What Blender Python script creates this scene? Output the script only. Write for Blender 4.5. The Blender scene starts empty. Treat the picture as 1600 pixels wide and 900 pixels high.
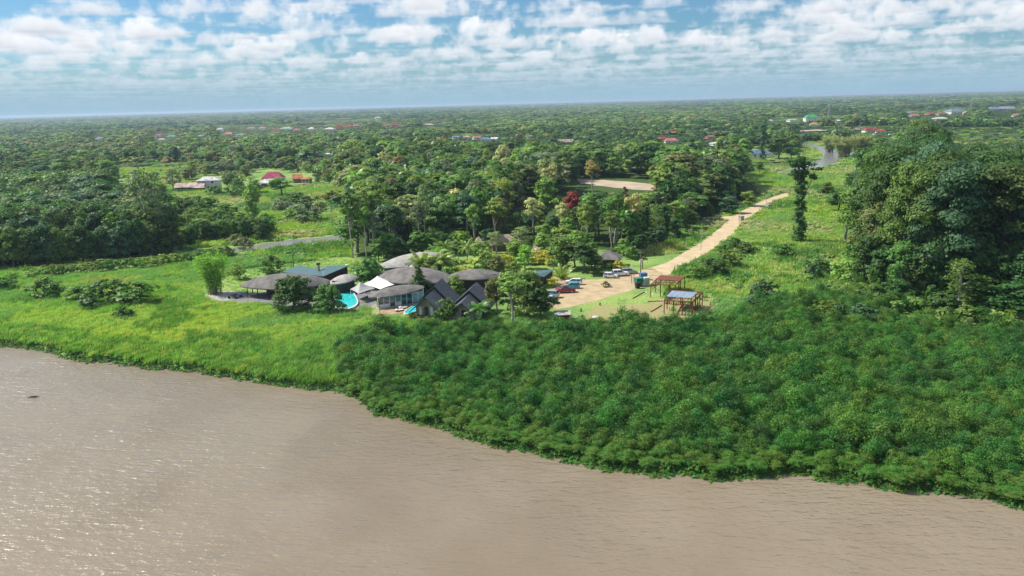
import bpy, math, random
import numpy as np

S = bpy.context.scene
COL = S.collection
PI = math.pi
# ------------------------------------------------------------------ camera
CAM_H = 48.0          # drone height over the land, metres
FOC = 1232.0          # focal length in photo pixels (photo is 1600 wide)
PITCH = math.radians(13.2)
ROLL = math.radians(1.54)
_f = np.array([0.0, math.cos(PITCH), -math.sin(PITCH)])
_r0 = np.array([1.0, 0.0, 0.0])
_u0 = np.cross(_r0, _f)
_r = _r0 * math.cos(ROLL) - _u0 * math.sin(ROLL)
_u = _u0 * math.cos(ROLL) + _r0 * math.sin(ROLL)
cd = bpy.data.cameras.new('camera')
cam = bpy.data.objects.new('camera', cd)
COL.objects.link(cam)
from mathutils import Matrix, Vector
cam.matrix_world = Matrix(((_r[0], _u[0], -_f[0], 0), (_r[1], _u[1], -_f[1], 0), (_r[2], _u[2], -_f[2], CAM_H), (0, 0, 0, 1)))
cd.sensor_width = 36
cd.lens = FOC / 1600 * 36
cd.clip_start = 1
cd.clip_end = 90000
S.camera = cam

# ------------------------------------------------------------------ light, sky, exposure
SUN_DIR = np.array([-0.90, 0.26, 0.0]); SUN_DIR /= np.linalg.norm(SUN_DIR)
SUN_EL = math.radians(47)
sl = bpy.data.lights.new('sun', 'SUN')
sl.energy = 5.0
sl.angle = math.radians(0.6)
sl.color = (1.0, 0.95, 0.86)
so = bpy.data.objects.new('sun', sl)
COL.objects.link(so)
_sd = Vector((SUN_DIR[0] * math.cos(SUN_EL), SUN_DIR[1] * math.cos(SUN_EL), math.sin(SUN_EL)))
so.rotation_euler = _sd.to_track_quat('Z', 'Y').to_euler()
so.location = (0, 0, 300)

S.view_settings.view_transform = 'Standard'
S.view_settings.look = 'None'
S.view_settings.exposure = 0.34
S.view_settings.gamma = 1.0
S.view_settings.use_curve_mapping = False
cy = S.cycles
cy.max_bounces = 5
cy.diffuse_bounces = 2
cy.glossy_bounces = 2
cy.transmission_bounces = 3
cy.transparent_max_bounces = 6
cy.volume_bounces = 0
cy.caustics_reflective = False
cy.caustics_refractive = False
cy.use_denoising = True
cy.denoiser = 'OPENIMAGEDENOISE'
cy.denoising_input_passes = 'RGB_ALBEDO_NORMAL'
cy.sample_clamp_indirect = 4


class NT:
    """small helper for writing node trees"""
    def __init__(self, tree):
        self.t = tree
        self.L = tree.links
    def n(self, typ, **kw):
        nd = self.t.nodes.new(typ)
        ins = kw.pop('ins', {})
        for k, v in kw.items():
            setattr(nd, k, v)
        for k, v in ins.items():
            if isinstance(v, bpy.types.NodeSocket):
                self.L.new(v, nd.inputs[k])
            else:
                nd.inputs[k].default_value = v
        return nd
    def m(self, op, a, b=None, c=None, clamp=False):
        nd = self.t.nodes.new('ShaderNodeMath')
        nd.operation = op
        nd.use_clamp = clamp
        for i, v in enumerate((a, b, c)):
            if v is None:
                continue
            if isinstance(v, bpy.types.NodeSocket):
                self.L.new(v, nd.inputs[i])
            else:
                nd.inputs[i].default_value = v
        return nd.outputs[0]
    def mix(self, f, a, b, typ='MIX'):
        nd = self.t.nodes.new('ShaderNodeMix')
        nd.data_type = 'RGBA'
        nd.blend_type = typ
        nd.clamp_factor = True
        for k, v in ((0, f), (6, a), (7, b)):
            if isinstance(v, bpy.types.NodeSocket):
                self.L.new(v, nd.inputs[k])
            else:
                nd.inputs[k].default_value = v if k == 0 else tuple(v) + ((1,) if len(v) == 3 else ())
        return nd.outputs[2]
    def sm(self, v, a, b, c=0.0, d=1.0):
        nd = self.t.nodes.new('ShaderNodeMapRange')
        nd.interpolation_type = 'SMOOTHSTEP'
        for k, x in enumerate((v, a, b, c, d)):
            if isinstance(x, bpy.types.NodeSocket):
                self.L.new(x, nd.inputs[k])
            else:
                nd.inputs[k].default_value = x
        return nd.outputs[0]
    def noise(self, vec, scale, detail=3, rough=0.5, dist=0.0):
        nd = self.n('ShaderNodeTexNoise')
        if vec is not None:
            self.L.new(vec, nd.inputs['Vector'])
        nd.inputs['Scale'].default_value = scale
        nd.inputs['Detail'].default_value = detail
        nd.inputs['Roughness'].default_value = rough
        nd.inputs['Distortion'].default_value = dist
        return nd.outputs[0]


def build_world():
    w = bpy.data.worlds.new('World')
    S.world = w
    w.use_nodes = True
    w.node_tree.nodes.clear()
    T = NT(w.node_tree)
    out = T.n('ShaderNodeOutputWorld')
    bg = T.n('ShaderNodeBackground')
    bg.inputs[1].default_value = 0.077
    T.L.new(bg.outputs[0], out.inputs[0])
    sky = T.n('ShaderNodeTexSky', sky_type='NISHITA', sun_disc=False)
    sky.sun_elevation = SUN_EL
    sky.sun_rotation = math.atan2(SUN_DIR[0], SUN_DIR[1])
    sky.air_density = 1.0
    sky.dust_density = 0.6
    sky.ozone_density = 2.0
    sky.altitude = 50
    tc = T.n('ShaderNodeTexCoord')
    sep = T.n('ShaderNodeSeparateXYZ', ins={0: tc.outputs['Generated']})
    z = T.m('MAXIMUM', sep.outputs[2], 0.012)
    px = T.m('DIVIDE', sep.outputs[0], z)
    py = T.m('DIVIDE', sep.outputs[1], z)
    base = T.n('ShaderNodeCombineXYZ', ins={0: px, 1: py, 2: 0.0}).outputs[0]
    # deepen the blue a little between the clouds
    col = T.mix(1.0, sky.outputs[0], (0.56, 0.87, 1.12), 'MULTIPLY')
    big = T.noise(base, 0.22, 2, 0.5)
    wn = T.n('ShaderNodeTexWhiteNoise', ins={'Vector': T.n('ShaderNodeVectorMath', operation='SCALE', ins={0: tc.outputs['Generated'], 'Scale': 997.0}).outputs[0]}).outputs[0]
    wn = T.m('MULTIPLY', T.m('SUBTRACT', wn, 0.5), 0.034)
    NL = 9
    for i in reversed(range(NL)):
        h = 1.0 + 0.034 * i
        sc = T.n('ShaderNodeVectorMath', operation='SCALE', ins={0: base, 'Scale': T.m('ADD', wn, h)}).outputs[0]
        off = T.n('ShaderNodeVectorMath', operation='ADD', ins={0: sc, 1: (3.7, 1.9, 1.0 * h)}).outputs[0]
        nz = T.noise(off, 1.20, 8, 0.63, 0.1)
        thr = T.m('SUBTRACT', 0.640 + 0.011 * i, T.m('MULTIPLY', big, 0.22))
        a = T.sm(T.m('SUBTRACT', nz, thr), 0.0, 0.048, 0.0, 0.78 if i else 0.68)
        t = i / (NL - 1)
        lift = T.sm(T.m('SUBTRACT', nz, thr), 0.0, 0.16, 1.0, 0.0)
        c0 = (6.2 + 5.0 * t ** 0.8, 6.7 + 4.6 * t ** 0.8, 7.7 + 3.7 * t ** 0.8)
        cc = T.mix(T.m('MULTIPLY', lift, 0.7), c0, (11.2, 11.3, 11.4))
        col = T.mix(a, col, cc)
    # air between the camera and the lowest band of sky
    fade = T.sm(sep.outputs[2], 0.0, 0.088, 1.0, 0.0)
    hz = T.mix(0.0, (3.5, 5.5, 6.9), (3.5, 5.5, 6.9))
    col = T.mix(T.m('MULTIPLY', T.m('POWER', fade, 1.3), 0.97), col, hz)
    T.L.new(col, bg.inputs[0])
    w.cycles.sampling_method = 'MANUAL'
    w.cycles.sample_map_resolution = 512


build_world()

# ------------------------------------------------------------------ pixel -> place helpers
def ray(px, py):
    d = _f + (px - 800.0) / FOC * _r + (450.0 - py) / FOC * _u
    return d

def AT(px, py, z=0.0):
    """point at height z seen at photo pixel (px, py)"""
    d = ray(px, py)
    t = (z - CAM_H) / d[2]
    return np.array([d[0] * t, d[1] * t, z])

def TOP(px, base_y, top_y):
    """height of something standing at (px, base_y) whose top is seen at top_y"""
    p = AT(px, base_y)
    d = ray(px, top_y)
    return CAM_H + d[2] / math.hypot(d[0], d[1]) * math.hypot(p[0], p[1])

def PIX(p):
    v = np.array(p, float) - np.array([0, 0, CAM_H])
    zc = v @ _f
    return 800 + FOC * (v @ _r) / zc, 450 - FOC * (v @ _u) / zc

def PPM(px, py):
    """photo pixels per metre at a ground point"""
    p = AT(px, py)
    return FOC / ((p - np.array([0, 0, CAM_H])) @ _f)

def poly(pts, z=0.0):
    return np.array([AT(x, y, z)[:2] for x, y in pts])

def inside(P, Q):
    """P (n,2) points in polygon Q (m,2)"""
    x, y = P[:, 0], P[:, 1]
    c = np.zeros(len(P), bool)
    j = len(Q) - 1
    for i in range(len(Q)):
        xi, yi = Q[i]; xj, yj = Q[j]
        if yi != yj:
            hit = ((yi > y) != (yj > y)) & (x < (xj - xi) * (y - yi) / (yj - yi) + xi)
            c ^= hit
        j = i
    return c

def sample_poly(Q, spacing, rng, jitter=0.48):
    """jittered grid points inside polygon Q"""
    x0, y0 = Q.min(0); x1, y1 = Q.max(0)
    gx, gy = np.meshgrid(np.arange(x0, x1, spacing), np.arange(y0, y1, spacing * 0.87))
    gx[1::2] += spacing / 2
    P = np.stack([gx.ravel(), gy.ravel()], 1)
    P = P + rng.uniform(-jitter, jitter, P.shape) * spacing
    return P[inside(P, Q)]

# ------------------------------------------------------------------ object helpers
def tag(o, label=None, cat=None, group=None, kind=None):
    if label: o['label'] = label
    if cat: o['category'] = cat
    if group: o['group'] = group
    if kind: o['kind'] = kind
    return o

def thing(name, label, cat, loc=(0, 0, 0), rz=0.0, group=None):
    o = bpy.data.objects.new(name, None)
    o.empty_display_size = 0.5
    COL.objects.link(o)
    o.location = loc
    o.rotation_euler = (0, 0, rz)
    return tag(o, label, cat, group)

def np_mesh(name, V, F, mat=None, smooth=False):
    """mesh from arrays: V (n,3), F (m,4) quads or (m,3) triangles"""
    V = np.ascontiguousarray(V, np.float32); F = np.ascontiguousarray(F, np.int32)
    me = bpy.data.meshes.new(name)
    me.vertices.add(len(V)); me.vertices.foreach_set('co', V.ravel())
    k = F.shape[1]
    me.loops.add(F.size); me.loops.foreach_set('vertex_index', F.ravel())
    me.polygons.add(len(F))
    me.polygons.foreach_set('loop_start', np.arange(0, F.size, k, dtype=np.int32))
    me.polygons.foreach_set('loop_total', np.full(len(F), k, np.int32))
    if smooth:
        me.polygons.foreach_set('use_smooth', np.ones(len(F), bool))
    me.update(calc_edges=True)
    if mat: me.materials.append(mat)
    return me

class MB:
    """collects boxes, bars, tubes, sheets; build() links them as ONE mesh object"""
    def __init__(self):
        self.v = []; self.f = []
    def add(self, vs, fs):
        b = len(self.v)
        self.v += [tuple(float(c) for c in p) for p in vs]
        self.f += [tuple(b + i for i in f) for f in fs]
        return self
    def box(self, c, s, rz=0.0, top=None):
        hx, hy, hz = s[0] / 2, s[1] / 2, s[2] / 2
        tx, ty = (hx, hy) if top is None else (top[0] / 2, top[1] / 2)
        cs, sn = math.cos(rz), math.sin(rz)
        vs = []
        for (ax, ay, z) in ((hx, hy, -hz), (tx, ty, hz)):
            for sx, sy in ((-1, -1), (1, -1), (1, 1), (-1, 1)):
                x, y = sx * ax, sy * ay
                vs.append((c[0] + x * cs - y * sn, c[1] + x * sn + y * cs, c[2] + z))
        return self.add(vs, [(3, 2, 1, 0), (4, 5, 6, 7), (0, 1, 5, 4), (1, 2, 6, 5), (2, 3, 7, 6), (3, 0, 4, 7)])
    def tube(self, pts, rad, n=6, cap=True):
        pts = [Vector([float(c) for c in p]) for p in pts]
        if not hasattr(rad, '__len__'): rad = [rad] * len(pts)
        b = len(self.v)
        for i, p in enumerate(pts):
            d = (pts[min(i + 1, len(pts) - 1)] - pts[max(i - 1, 0)])
            d = d.normalized() if d.length > 1e-9 else Vector((0, 0, 1))
            a = d.cross(Vector((0, 0, 1)) if abs(d.z) < 0.9 else Vector((1, 0, 0))).normalized()
            c = d.cross(a)
            for k in range(n):
                t = 2 * PI * k / n
                q = p + (a * math.cos(t) + c * math.sin(t)) * rad[i]
                self.v.append(tuple(q))
        for i in range(len(pts) - 1):
            for k in range(n):
                k2 = (k + 1) % n
                self.f.append((b + i * n + k, b + i * n + k2, b + (i + 1) * n + k2, b + (i + 1) * n + k))
        if cap:
            self.f.append(tuple(b + k for k in reversed(range(n))))
            self.f.append(tuple(b + (len(pts) - 1) * n + k for k in range(n)))
        return self
    def slab(self, quad, th):
        """a 4+ corner plate of thickness th, hanging below the given corners"""
        n = len(quad)
        top = [tuple(p) for p in quad]; bot = [(p[0], p[1], p[2] - th) for p in quad]
        fs = [tuple(range(n)), tuple(reversed(range(n, 2 * n)))]
        for i in range(n):
            j = (i + 1) % n
            fs.append((i, n + i, n + j, j))
        return self.add(top + bot, fs)
    def mesh(self, name, mat, smooth=False, origin=(0, 0, 0)):
        me = bpy.data.meshes.new(name)
        me.from_pydata([(x - origin[0], y - origin[1], z - origin[2]) for x, y, z in self.v], [], self.f)
        me.update()
        if smooth:
            me.polygons.foreach_set('use_smooth', [True] * len(me.polygons))
        if mat: me.materials.append(mat)
        return me
    def build(self, name, mat, parent=None, smooth=False, origin=(0, 0, 0)):
        o = bpy.data.objects.new(name, self.mesh(name, mat, smooth, origin))
        COL.objects.link(o)
        if parent is not None: o.parent = parent
        return o

def link(name, me, parent=None):
    o = bpy.data.objects.new(name, me)
    COL.objects.link(o)
    if parent is not None: o.parent = parent
    return o

KIDS = {}
def copy_tree(o, parent=None):
    c = o.copy(); COL.objects.link(c)
    if parent is not None: c.parent = parent
    for ch in o.children: copy_tree(ch, c)
    return c

# ------------------------------------------------------------------ materials
def mat(name, col, rough=0.7, noise=0.0, scale=4.0, metal=0.0, spec=0.3, bump=0.0, bscale=None, coord='Object', col2=None, detail=4):
    m = bpy.data.materials.new(name); m.use_nodes = True
    T = NT(m.node_tree)
    p = m.node_tree.nodes['Principled BSDF']
    p.inputs['Roughness'].default_value = rough
    p.inputs['Metallic'].default_value = metal
    p.inputs['Specular IOR Level'].default_value = spec
    tc = T.n('ShaderNodeTexCoord').outputs[coord]
    if noise or col2:
        nz = T.noise(tc, scale, detail, 0.6)
        c2 = col2 or tuple(min(1, c * (1 - noise)) for c in col)
        c1 = col if col2 else tuple(min(1, c * (1 + noise * .6)) for c in col)
        c = T.mix(T.sm(nz, 0.32, 0.68), c1, c2)
        T.L.new(c, p.inputs['Base Color'])
    else:
        p.inputs['Base Color'].default_value = tuple(col) + (1,)
    if bump:
        nb = T.noise(tc, bscale or scale * 3, 3, 0.6)
        b = T.n('ShaderNodeBump', ins={'Height': nb, 'Strength': bump})
        b.inputs['Distance'].default_value = 0.1
        T.L.new(b.outputs[0], p.inputs['Normal'])
    return m

def leaf_mat(name, var=0.35, trans=0.3, use_obj=True, col=(0.06, 0.12, 0.03), rough=0.55, wn=0.12, spec=0.25):
    """leaf surface: colour from the object, drifting a little from plant to plant and clump to clump"""
    m = bpy.data.materials.new(name); m.use_nodes = True
    T = NT(m.node_tree)
    m.node_tree.nodes.clear()
    out = T.n('ShaderNodeOutputMaterial')
    oi = T.n('ShaderNodeObjectInfo')
    tc = T.n('ShaderNodeTexCoord').outputs['Object']
    ia = T.n('ShaderNodeAttribute', attribute_type='INSTANCER', attribute_name='tone')
    base = T.mix(1.0, oi.outputs['Color'], ia.outputs['Color'], 'ADD')
    geo = T.n('ShaderNodeNewGeometry')
    n1 = T.noise(tc, 0.55, 2, 0.5)
    rnd = geo.outputs['Random Per Island']
    hsv = T.n('ShaderNodeHueSaturation')
    hue = T.m('ADD', 0.5, T.m('MULTIPLY', T.m('SUBTRACT', T.m('ADD', T.m('MULTIPLY', n1, 0.7), T.m('MULTIPLY', oi.outputs['Random'], 0.5)), 0.6), 0.10))
    T.L.new(hue, hsv.inputs['Hue'])
    val = T.m('ADD', 1.0 - var, T.m('MULTIPLY', T.m('ADD', T.m('MULTIPLY', n1, 0.9), T.m('ADD', T.m('MULTIPLY', oi.outputs['Random'], 0.5), T.m('MULTIPLY', rnd, 0.6))), var * 1.15))
    T.L.new(val, hsv.inputs['Value'])
    hsv.inputs['Saturation'].default_value = 1.0
    T.L.new(base, hsv.inputs['Color'])
    wp = geo.outputs['Position']
    drift = T.noise(wp, 0.021, 2, 0.5)
    cc = T.mix(T.sm(drift, 0.35, 0.7, 0.0, wn * 3), hsv.outputs[0], T.mix(1.0, hsv.outputs[0], (1.45, 1.15, 0.7), 'MULTIPLY'))
    p = T.n('ShaderNodeBsdfPrincipled')
    p.inputs['Roughness'].default_value = rough
    p.inputs['Specular IOR Level'].default_value = spec
    T.L.new(cc, p.inputs['Base Color'])
    tr = T.n('ShaderNodeBsdfTranslucent')
    T.L.new(T.mix(1.0, cc, (1.25, 1.5, 0.6), 'MULTIPLY'), tr.inputs[0])
    mx = T.n('ShaderNodeMixShader')
    mx.inputs[0].default_value = trans
    T.L.new(p.outputs[0], mx.inputs[1]); T.L.new(tr.outputs[0], mx.inputs[2])
    T.L.new(mx.outputs[0], out.inputs[0])
    return m

M_LEAF = leaf_mat('leaf')
M_GRASSB = leaf_mat('grass_blade', var=0.30, trans=0.35, spec=0.15, wn=0.2)
M_PALM = leaf_mat('palm_leaf', var=0.25, trans=0.25, rough=0.42, spec=0.4)
M_BARK = mat('bark', (0.20, 0.17, 0.13), 0.9, 0.45, 2.5)
M_PALEBARK = mat('pale_bark', (0.42, 0.39, 0.33), 0.85, 0.35, 2.0)
# ------------------------------------------------------------------ shoreline and river
WATER_Z = -1.0
SHORE_PX = [(-900, 505), (-500, 512), (-200, 532), (-60, 540), (0, 541), (40, 541), (75, 549), (100, 557), (140, 562), (200, 569), (270, 577), (330, 583), (385, 592), (405, 600), (470, 603),
            (530, 612), (560, 624), (590, 642), (640, 656), (700, 671), (760, 691), (800, 698), (850, 711), (895, 720), (960, 727), (1020, 739), (1080, 742),
            (1140, 743), (1200, 738), (1255, 744), (1330, 751), (1380, 758), (1425, 766), (1480, 770), (1530, 781), (1600, 789), (1700, 806), (1900, 840)]
_sp = np.array([AT(x, y, WATER_Z)[:2] for x, y in SHORE_PX])
_o = np.argsort(_sp[:, 0]); _sp = _sp[_o]
_sx = np.concatenate([[-6000], _sp[:, 0], [400, 3000]])
_sy = np.concatenate([[_sp[0, 1] + 900], _sp[:, 1], [-60, -700]])
def shore_y(x):
    x = np.asarray(x, float)
    return np.interp(x, _sx, _sy) + 0.35 * np.sin(x * 0.9) + 0.25 * np.sin(x * 2.3 + 1) + 0.6 * np.sin(x * 0.37)

ROAD_PX = [((1018, 418), (1042, 432)), ((1040, 411), (1060, 419)), ((1060, 400), (1085, 406)), ((1096, 379), (1122, 385)), ((1122, 359), (1146, 364)), ((1140, 342), (1162, 345)), ((1163, 328), (1183, 331)), ((1187, 316), (1203, 319)), ((1210, 307), (1222, 310)), ((1228, 302), (1240, 304))]
LOT_PX = [(850, 432), (885, 434), (915, 437), (944, 436), (968, 433), (990, 425), (1018, 418), (1042, 432), (1020, 443), (992, 452), (960, 462), (930, 471), (900, 478), (872, 483), (858, 478), (850, 465), (862, 452), (870, 444), (850, 440)]
LOT = poly(LOT_PX)
ROAD = np.concatenate([[AT(*a)[:2] for a, b in ROAD_PX], [AT(*b)[:2] for a, b in reversed(ROAD_PX)]])
SIDEPATH = poly([(1098, 340), (1120, 338), (1146, 338), (1150, 342), (1120, 342), (1098, 343)])
QUARRY = poly([(902, 279), (940, 281), (985, 284), (1024, 288), (1024, 298), (990, 296), (940, 291), (906, 287)])
YARD = poly([(930, 476), (985, 478), (1030, 470), (1110, 458), (1122, 475), (1112, 500), (1040, 512), (960, 510), (905, 502)])   # trampled ground round the steel frames
LAWN = poly([(330, 470), (420, 478), (560, 480), (700, 498), (860, 500), (930, 505), (960, 480), (1000, 450), (1050, 432), (1040, 425), (900, 400), (700, 385), (560, 400), (380, 420), (310, 450)])
CREEK_R = poly([(1254, 222), (1268, 224), (1290, 230), (1308, 236), (1335, 237), (1344, 240), (1325, 243), (1312, 246), (1312, 252), (1296, 258), (1274, 263), (1240, 269), (1216, 273), (1214, 270), (1240, 263), (1262, 256), (1280, 250), (1286, 244), (1284, 238), (1272, 230), (1252, 225)])
CREEK_L = poly([(340, 394), (356, 389), (376, 386), (400, 382.5), (425, 379), (460, 374), (500, 371), (545, 367), (547, 375), (510, 379.5), (470, 384), (430, 388), (400, 391), (370, 394), (350, 397)])
CREEK_L2 = poly([(40, 415), (70, 412), (98, 412), (96, 417), (60, 419), (42, 419)])

def sheet(name, Q, z, m, kind='structure', rag=0.0, step=1.5):
    """a ground sheet with a ragged hand-worn edge, following polygon Q"""
    pts = []
    n = len(Q)
    rng = random.Random(len(name) * 7 + n)
    for i in range(n):
        a, b = Q[i], Q[(i + 1) % n]
        d = np.linalg.norm(b - a); k = max(1, int(d / step))
        nx, ny = (b - a)[1] / (d + 1e-9), -(b - a)[0] / (d + 1e-9)
        for j in range(k):
            p = a + (b - a) * j / k
            w = rng.uniform(-rag, rag)
            pts.append((p[0] + nx * w, p[1] + ny * w, z))
    import bmesh
    bm = bmesh.new()
    vs = [bm.verts.new(p) for p in pts]
    bm.faces.new(vs)
    bmesh.ops.triangulate(bm, faces=bm.faces[:])
    me = bpy.data.meshes.new(name); bm.normal_update()
    bmesh.ops.recalc_face_normals(bm, faces=bm.faces[:])
    for f in bm.faces:
        if f.normal.z < 0: f.normal_flip()
    bm.to_mesh(me); bm.free()
    me.materials.append(m)
    o = link(name, me)
    o['kind'] = kind
    return o

def ground_material():
    m = bpy.data.materials.new('ground'); m.use_nodes = True
    T = NT(m.node_tree)
    p = m.node_tree.nodes['Principled BSDF']
    p.inputs['Roughness'].default_value = 0.9
    p.inputs['Specular IOR Level'].default_value = 0.1
    pos = T.n('ShaderNodeNewGeometry').outputs['Position']
    a = T.noise(pos, 0.030, 5, 0.6)
    b = T.noise(pos, 0.16, 4, 0.6)
    c = T.noise(pos, 1.3, 5, 0.7)
    g1, g2, g3 = (0.195, 0.330, 0.085), (0.310, 0.420, 0.115), (0.120, 0.235, 0.065)
    col = T.mix(T.sm(a, 0.40, 0.60), g1, g2)
    col = T.mix(T.sm(b, 0.50, 0.66, 0, 0.8), col, g3)
    col = T.mix(T.sm(T.noise(pos, 0.05, 4, 0.65), 0.58, 0.70, 0, 0.7), col, (0.26, 0.23, 0.09))
    col = T.mix(T.m('MULTIPLY', T.sm(c, 0.45, 0.62), 0.45), col, (0.07, 0.13, 0.02))
    # worn, trampled earth where the vertex weight says so
    at = T.n('ShaderNodeAttribute', attribute_name='wear').outputs['Fac']
    wn = T.m('MULTIPLY', at, T.sm(T.noise(pos, 0.30, 5, 0.7), 0.30, 0.50))
    col = T.mix(T.m('MULTIPLY', wn, 0.85), col, (0.36, 0.29, 0.15))
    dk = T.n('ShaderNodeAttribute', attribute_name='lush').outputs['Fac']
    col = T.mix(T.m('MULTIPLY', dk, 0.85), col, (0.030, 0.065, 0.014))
    T.L.new(col, p.inputs['Base Color'])
    bp = T.n('ShaderNodeBump', ins={'Height': c, 'Strength': 0.6})
    bp.inputs['Distance'].default_value = 0.4
    T.L.new(bp.outputs[0], p.inputs['Normal'])
    return m

MANGROVE_PX = [(528, 606), (534, 582), (532, 560), (550, 541), (580, 532), (640, 531), (690, 524), (730, 520), (800, 519), (850, 522), (905, 520), (960, 519), (1030, 523), (1110, 516),
               (1150, 497), (1200, 482), (1270, 472), (1330, 466), (1420, 488), (1500, 508), (1600, 520), (1900, 545), (2500, 590), (2700, 900), (2100, 960), (1700, 870), (1600, 830), (1200, 800), (900, 760), (700, 720), (560, 660)]
MANGROVE = poly(MANGROVE_PX)

def grow(a, b, first, ratio, cap=1e9):
    out = [a]; s = first
    while abs(out[-1] - a) < abs(b - a):
        out.append(out[-1] + math.copysign(s, b - a)); s = min(s * ratio, cap)
    out[-1] = b
    return out

def build_ground():
    xs = sorted(set(grow(-170, -40000, 2.0, 1.22)) | set(np.arange(-170, 150, 2.0).tolist()) | set(grow(150, 40000, 2.0, 1.22)))
    ys = sorted(set(grow(60, -3000, 1.5, 1.3)) | set(np.arange(60, 165, 1.0).tolist()) | set(np.arange(165, 300, 2.5).tolist()) | set(grow(300, 60000, 3.0, 1.12)))
    xs = np.array(xs); ys = np.array(ys)
    X, Y = np.meshgrid(xs, ys)
    sy = shore_y(X)
    d = Y - sy
    Z = np.clip((d + 0.9) / 1.6, 0, 1) * 1.9 - 1.9
    V = np.stack([X.ravel(), Y.ravel(), Z.ravel()], 1)
    nx, ny = len(xs), len(ys)
    i, j = np.meshgrid(np.arange(nx - 1), np.arange(ny - 1))
    a = (j * nx + i).ravel()
    F = np.stack([a, a + 1, a + nx + 1, a + nx], 1)
    me = np_mesh('ground', V, F, ground_material())
    P = V[:, :2]
    wear = np.zeros(len(P)); lush = np.zeros(len(P))
    wear[inside(P, YARD)] = 1.0
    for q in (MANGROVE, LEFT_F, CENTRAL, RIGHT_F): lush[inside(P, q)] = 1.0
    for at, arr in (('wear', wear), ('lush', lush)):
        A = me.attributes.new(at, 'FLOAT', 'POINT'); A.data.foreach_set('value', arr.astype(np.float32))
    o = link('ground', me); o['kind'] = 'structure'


LEFT_F = poly([(-420, 452), (0, 413), (60, 411), (120, 406), (200, 400), (236, 396), (256, 380), (250, 350), (235, 330), (180, 318), (0, 314), (-420, 330)])
LEFT_B = poly([(236, 398), (290, 390), (330, 379), (380, 375), (429, 377), (425, 362), (380, 352), (300, 352), (250, 352), (240, 370)])
CENTRAL = poly([(562, 402), (600, 398), (660, 394), (740, 388), (800, 378), (870, 380), (930, 388), (985, 400), (1010, 392), (1040, 378), (1072, 360), (1094, 345), (1128, 334), (1165, 322), (1190, 306),
                (1182, 290), (1150, 275), (1100, 264), (900, 262), (560, 262), (540, 275), (545, 300), (548, 345), (552, 380)])
RIGHT_F = poly([(1338, 405), (1342, 440), (1362, 462), (1420, 474), (1500, 468), (1600, 478), (1850, 510), (2000, 470), (1900, 330), (1600, 300), (1480, 295), (1390, 305), (1352, 350)])
build_ground()

def water_material(name, col, col2, scale=1.0, rough=0.30, wave=1.0, dist=0.35):
    """turbid water: silt scatters light evenly below a rippled, reflecting surface"""
    m = bpy.data.materials.new(name); m.use_nodes = True
    m.node_tree.nodes.clear()
    T = NT(m.node_tree)
    out = T.n('ShaderNodeOutputMaterial')
    pos = T.n('ShaderNodeNewGeometry').outputs['Position']
    big = T.noise(pos, 0.018, 3, 0.55, 0.6)
    med = T.noise(pos, 0.09, 3, 0.6)
    silt = T.mix(T.sm(T.m('ADD', T.m('MULTIPLY', big, 0.7), T.m('MULTIPLY', med, 0.3)), 0.40, 0.60), col, col2)
    def layer(rot, sx, sy, sc, det, dis):
        mp = T.n('ShaderNodeMapping', ins={'Vector': pos})
        mp.inputs['Rotation'].default_value = (0, 0, math.radians(rot))
        mp.inputs['Scale'].default_value = (sx * scale, sy * scale, 1)
        return T.noise(mp.outputs[0], sc, det, 0.5, dis)
    w1 = layer(24, 0.5, 1.3, 0.75, 2, 0.4)
    w2 = layer(-14, 0.7, 1.5, 1.5, 3, 0.3)
    w3 = layer(60, 0.8, 1.2, 3.6, 2, 0.2)
    h = T.m('ADD', T.m('ADD', T.m('MULTIPLY', w1, 1.0), T.m('MULTIPLY', w2, 0.55)), T.m('MULTIPLY', w3, 0.12))
    amp = T.sm(T.noise(pos, 0.035, 3, 0.5), 0.3, 0.7, 0.6, 1.15)
    bp = T.n('ShaderNodeBump', ins={'Height': T.m('MULTIPLY', h, amp), 'Strength': wave})
    bp.inputs['Distance'].default_value = dist
    weak = T.n('ShaderNodeBump', ins={'Height': h, 'Strength': 1.0})
    weak.inputs['Distance'].default_value = dist * 0.22
    df = T.n('ShaderNodeBsdfDiffuse', ins={0: silt}); T.L.new(weak.outputs[0], df.inputs['Normal'])
    gl = T.n('ShaderNodeBsdfGlossy'); gl.inputs['Roughness'].default_value = rough
    T.L.new(bp.outputs[0], gl.inputs['Normal'])
    fr = T.n('ShaderNodeFresnel'); fr.inputs[0].default_value = 1.40; T.L.new(bp.outputs[0], fr.inputs['Normal'])
    mx = T.n('ShaderNodeMixShader')
    T.L.new(fr.outputs[0], mx.inputs[0]); T.L.new(df.outputs[0], mx.inputs[1]); T.L.new(gl.outputs[0], mx.inputs[2])
    T.L.new(mx.outputs[0], out.inputs[0])
    return m

def build_river():
    V = [(-3000, -2500, WATER_Z), (3000, -2500, WATER_Z), (3000, 260, WATER_Z), (-3000, 1400, WATER_Z)]
    me = np_mesh('river_water', np.array(V), np.array([[0, 1, 2, 3]]), water_material('muddy_water', (0.262, 0.212, 0.148), (0.222, 0.176, 0.118)))
    o = link('river_water', me); o['kind'] = 'structure'
build_river()

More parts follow.
